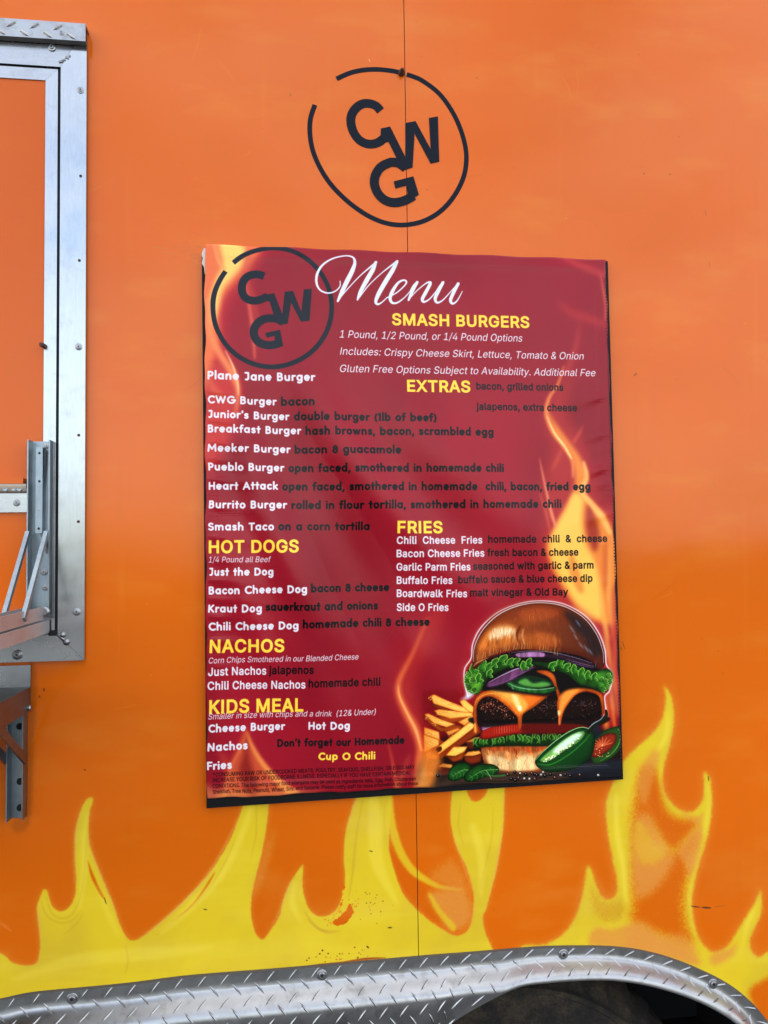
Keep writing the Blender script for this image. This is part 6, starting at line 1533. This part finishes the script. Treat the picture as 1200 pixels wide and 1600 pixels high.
for px, py in ((31, 1135), (31.5, 1221), (31.5, 1262)):
    bm = bmesh.new()
    q = at(px, py, -.003); lathe(bm, [(.0052, 0), (.0048, .0012), (.003, .0018), (0, .0018)], (q.x, -.003, q.z), n=14)
    from_bm('bolt_hole', bm, m_dark, br2)
for xo_ in (cx1 + .0012, cx0 - .0012):
    bm = bmesh.new(); zb_ = W2(38, 1188, -.016)[1]
    bar(bm, Vector((xo_, -.014, zb_)), Vector((xo_, -.125, zz0 + .004)), .003, .013, up=Vector((0, -1, .01)))
    from_bm('strut', bm, m_steel, br2, bevel=.0003)
bm = bmesh.new(); lathe(bm, [(.0045, 0), (.0045, .003), (.0034, .0045), (0, .005)], (0, 0, 0), n=12)
bmesh.ops.rotate(bm, verts=bm.verts, matrix=Matrix.Rotation(math.radians(90), 3, 'Z')); bmesh.ops.translate(bm, verts=bm.verts, vec=(xe + .0005, -.016, zz0 + .006))
from_bm('bolt', bm, m_screw, br2)

# ------------------------------------------------------------------ the menu banner
q = BC[3]
banner = bpy.data.objects.new('menu_banner', None); COL.objects.link(banner)
banner.location = (0, 0, 0)
banner['label'] = 'crimson printed menu banner with burger picture fixed to the orange trailer side'
banner['category'] = 'menu banner'
NU, NV = 260, 340
def PXu(x): return x
pinch = []
rp = np.random.default_rng(9)
for (py, a, l) in ((430, .8, .02), (617, 2.0, .04), (662, 1.3, .03), (676, 1.7, .035), (700, 1.1, .02), (729, 2.3, .045), (752, 1.2, .025), (802, 2.4, .035), (846, 1.0, .02), (905, 1.2, .02), (980, .9, .02), (1040, .8, .02)):
    pinch.append(('R', at(950, py, BY).z, a * .001, l))
for (py, a, l) in ((560, 1.2, .05), (610, 1.6, .06), (655, 1.3, .05), (690, 1.8, .07), (716, 1.2, .05), (748, 1.8, .06), (790, 1.4, .06), (838, 1.5, .06), (872, 1.3, .06), (905, 1.6, .06), (935, 1.6, .07), (962, 1.5, .06), (1000, 1.5, .07), (1040, 1.0, .05), (1100, .8, .05)):
    pinch.append(('L', at(325, py, BY).z, a * .001, l))
for (px, a, l) in ((380, 1.2, .03), (420, 1.5, .035), (455, 1.8, .04), (520, 1.0, .03), (600, .8, .02), (700, .8, .02), (860, .9, .02)):
    pinch.append(('T', at(px, 390, BY).x, a * .001, l))
TL, TRc, BR, BL = [np.array((c.x, c.z)) for c in BC]
def bpos(u, v):
    return (TL * (1 - u) + TRc * u) * (1 - v) + (BL * (1 - u) + BR * u) * v
u_ = np.linspace(0, 1, NU + 1); v_ = np.linspace(0, 1, NV + 1)
Ug, Vg = np.meshgrid(u_, v_)
XZ = (TL[None, None] * (1 - Ug[..., None]) + TRc[None, None] * Ug[..., None]) * (1 - Vg[..., None]) + (BL[None, None] * (1 - Ug[..., None]) + BR[None, None] * Ug[..., None]) * Vg[..., None]
Xg, Zg = XZ[..., 0], XZ[..., 1]
Wd = TRc[0] - TL[0]
# long soft folds falling from upper left to lower right
def fold(px0, py0, px1, py1, wid, amp):
    a, c_ = at(px0, py0, BY), at(px1, py1, BY)
    d = np.array((c_.x - a.x, c_.z - a.z)); L = np.hypot(*d); d /= L
    rx, rz = Xg - a.x, Zg - a.z
    t_ = (rx * d[0] + rz * d[1]) / L
    s_ = rx * -d[1] + rz * d[0] + .02 * np.sin(t_ * 3.2)
    env = np.clip(1 - ((t_ - .5) / .62) ** 2, 0, 1) ** 1.2
    return amp * np.exp(-(s_ / wid) ** 2) * env
D = np.zeros_like(Xg)
for f_ in ((330, 560, 520, 1010, .034, .0042), (400, 560, 640, 980, .030, -.0034), (470, 580, 760, 960, .036, .0040), (330, 700, 440, 1080, .024, .0032), (345, 600, 470, 1000, .018, -.0022), (520, 760, 660, 1100, .030, -.0030), (560, 560, 860, 860, .05, .0026), (430, 800, 560, 1200, .03, .0026), (640, 420, 960, 700, .06, -.0022), (600, 900, 760, 1200, .05, .0022), (380, 960, 420, 1200, .03, -.002)):
    D += fold(*f_)
D = np.where(D < 0, .35 * D, D) * 2.1
D += .0016 * np.sin(Xg * 21 + 2.2 * np.sin(Zg * 6)) * np.sin(Zg * 9 + Xg * 6)
for side, pos, a, l in pinch:
    if side == 'R': dd = (1 - Ug) * Wd; D += a * np.exp(-(dd / l) ** 1.4) * np.exp(-((Zg - pos + dd * .25) / (.0045 + dd * .12)) ** 2) * np.clip(dd / .022, 0, 1)
    elif side == 'L': dd = Ug * Wd; D += a * np.exp(-(dd / l) ** 1.3) * np.exp(-((Zg - pos + dd * .12) / (.0035 + dd * .10)) ** 2) * np.clip(dd / .010, .15, 1)
    else: dd = Vg * .84; D += a * np.exp(-(dd / l) ** 1.3) * np.exp(-((Xg - pos) / (.008 + dd * .3)) ** 2) * np.clip(dd / .02, 0, 1)
# hem: doubled cloth along the edges, finely puckered
edge = np.minimum(np.minimum(Ug, 1 - Ug) * Wd, np.minimum(Vg, 1 - Vg) * .85)
hem = 1 / (1 + np.exp((edge - .020) / .0012))
D += .0009 * hem
D += hem * .00022 * np.sin(Zg * 2 * math.pi / .0062) * (np.minimum(Ug, 1 - Ug) * Wd < .022)
# held flat at the corners, a little slack in between
slack = .0035 * np.sin(math.pi * Ug) * np.sin(math.pi * Vg)
Y = BY - D * np.clip(edge / .03 + .35, 0, 1) - slack
Xg = Xg + (np.exp(-((1 - Ug) * Wd / .012)) * .0009 * (np.sin(Zg * 61) + .6 * np.sin(Zg * 143 + 1)) - np.exp(-(Ug * Wd / .012)) * .0009 * (np.sin(Zg * 53 + 2) + .6 * np.sin(Zg * 127)))
Zg = Zg + np.exp(-(1 - Vg) * .84 / .012) * .0009 * (np.sin(Xg * 47) + .5 * np.sin(Xg * 131)) + np.exp(-Vg * .84 / .012) * .0007 * np.sin(Xg * 59 + 1)
V = np.stack([Xg, Y, Zg], -1).reshape(-1, 3)
s = NU + 1
idx = np.arange((NU + 1) * (NV + 1)).reshape(NV + 1, NU + 1)
F = np.stack([idx[:-1, :-1], idx[1:, :-1], idx[1:, 1:], idx[:-1, 1:]], -1).reshape(-1, 4)
sheet = mesh('printed_sheet', V.tolist(), F.tolist(), m_ban, banner, True)
uv = sheet.data.uv_layers.new(name='UVMap')
vi = np.empty(len(sheet.data.loops), np.int32); sheet.data.loops.foreach_get('vertex_index', vi)
V0 = np.stack([XZ[..., 0], Y, XZ[..., 1]], -1).reshape(-1, 3)
UVc = np.stack([(V0[:, 0] - bn.X0) / (bn.W / bn.res), 1 - (bn.Z1 - V0[:, 2]) / (bn.H / bn.res)], 1)
uv.data.foreach_set('uv', UVc[vi].astype(np.float32).ravel())
md = sheet.modifiers.new('thickness', 'SOLIDIFY'); md.thickness = .0007; md.offset = 1 if False else -1
# backing board
BB = [at(315.5, 402, -.006), at(948.5, 409, -.006), at(972.5, 1217, -.006), at(323, 1262, -.006)]
bm = bmesh.new(); prism(bm, [(c.x, c.z) for c in (BB[0], BB[3], BB[2], BB[1])], -.009, -.0025)
from_bm('backing_board', bm, m_board, banner, bevel=.0006)
# a short overlap of the board's edging at the lower left corner
bm = bmesh.new(); prism(bm, [W2(324, 1248, -.010), W2(324, 1262.5, -.010), W2(349, 1260.5, -.010), W2(349, 1244, -.010)], -.0102, -.0092)
from_bm('corner_tab', bm, m_board, banner)
# torn tape at the upper left
tp = [(317, 392), (319, 388), (323, 389), (324, 430), (320, 428), (319, 418), (315.5, 412), (317, 404), (315, 398)]
bm = bmesh.new(); prism(bm, [W2(a, b_, -.010) for a, b_ in tp], -.0115, -.009); from_bm('torn_tape', bm, m_tape, banner)
# stitches down both edges
bm = bmesh.new()
for k_ in range(150):
    v0 = .03 + .94 * k_ / 150
    for uu in (.9985,):
        p0 = bpos(uu, v0)
        box(bm, p0[0] - .0004, p0[0] + .0012, BY - .0016, BY - .0006, p0[1] - .0010, p0[1] + .0012)
from_bm('stitching', bm, m_thread, banner)['kind'] = 'stuff'
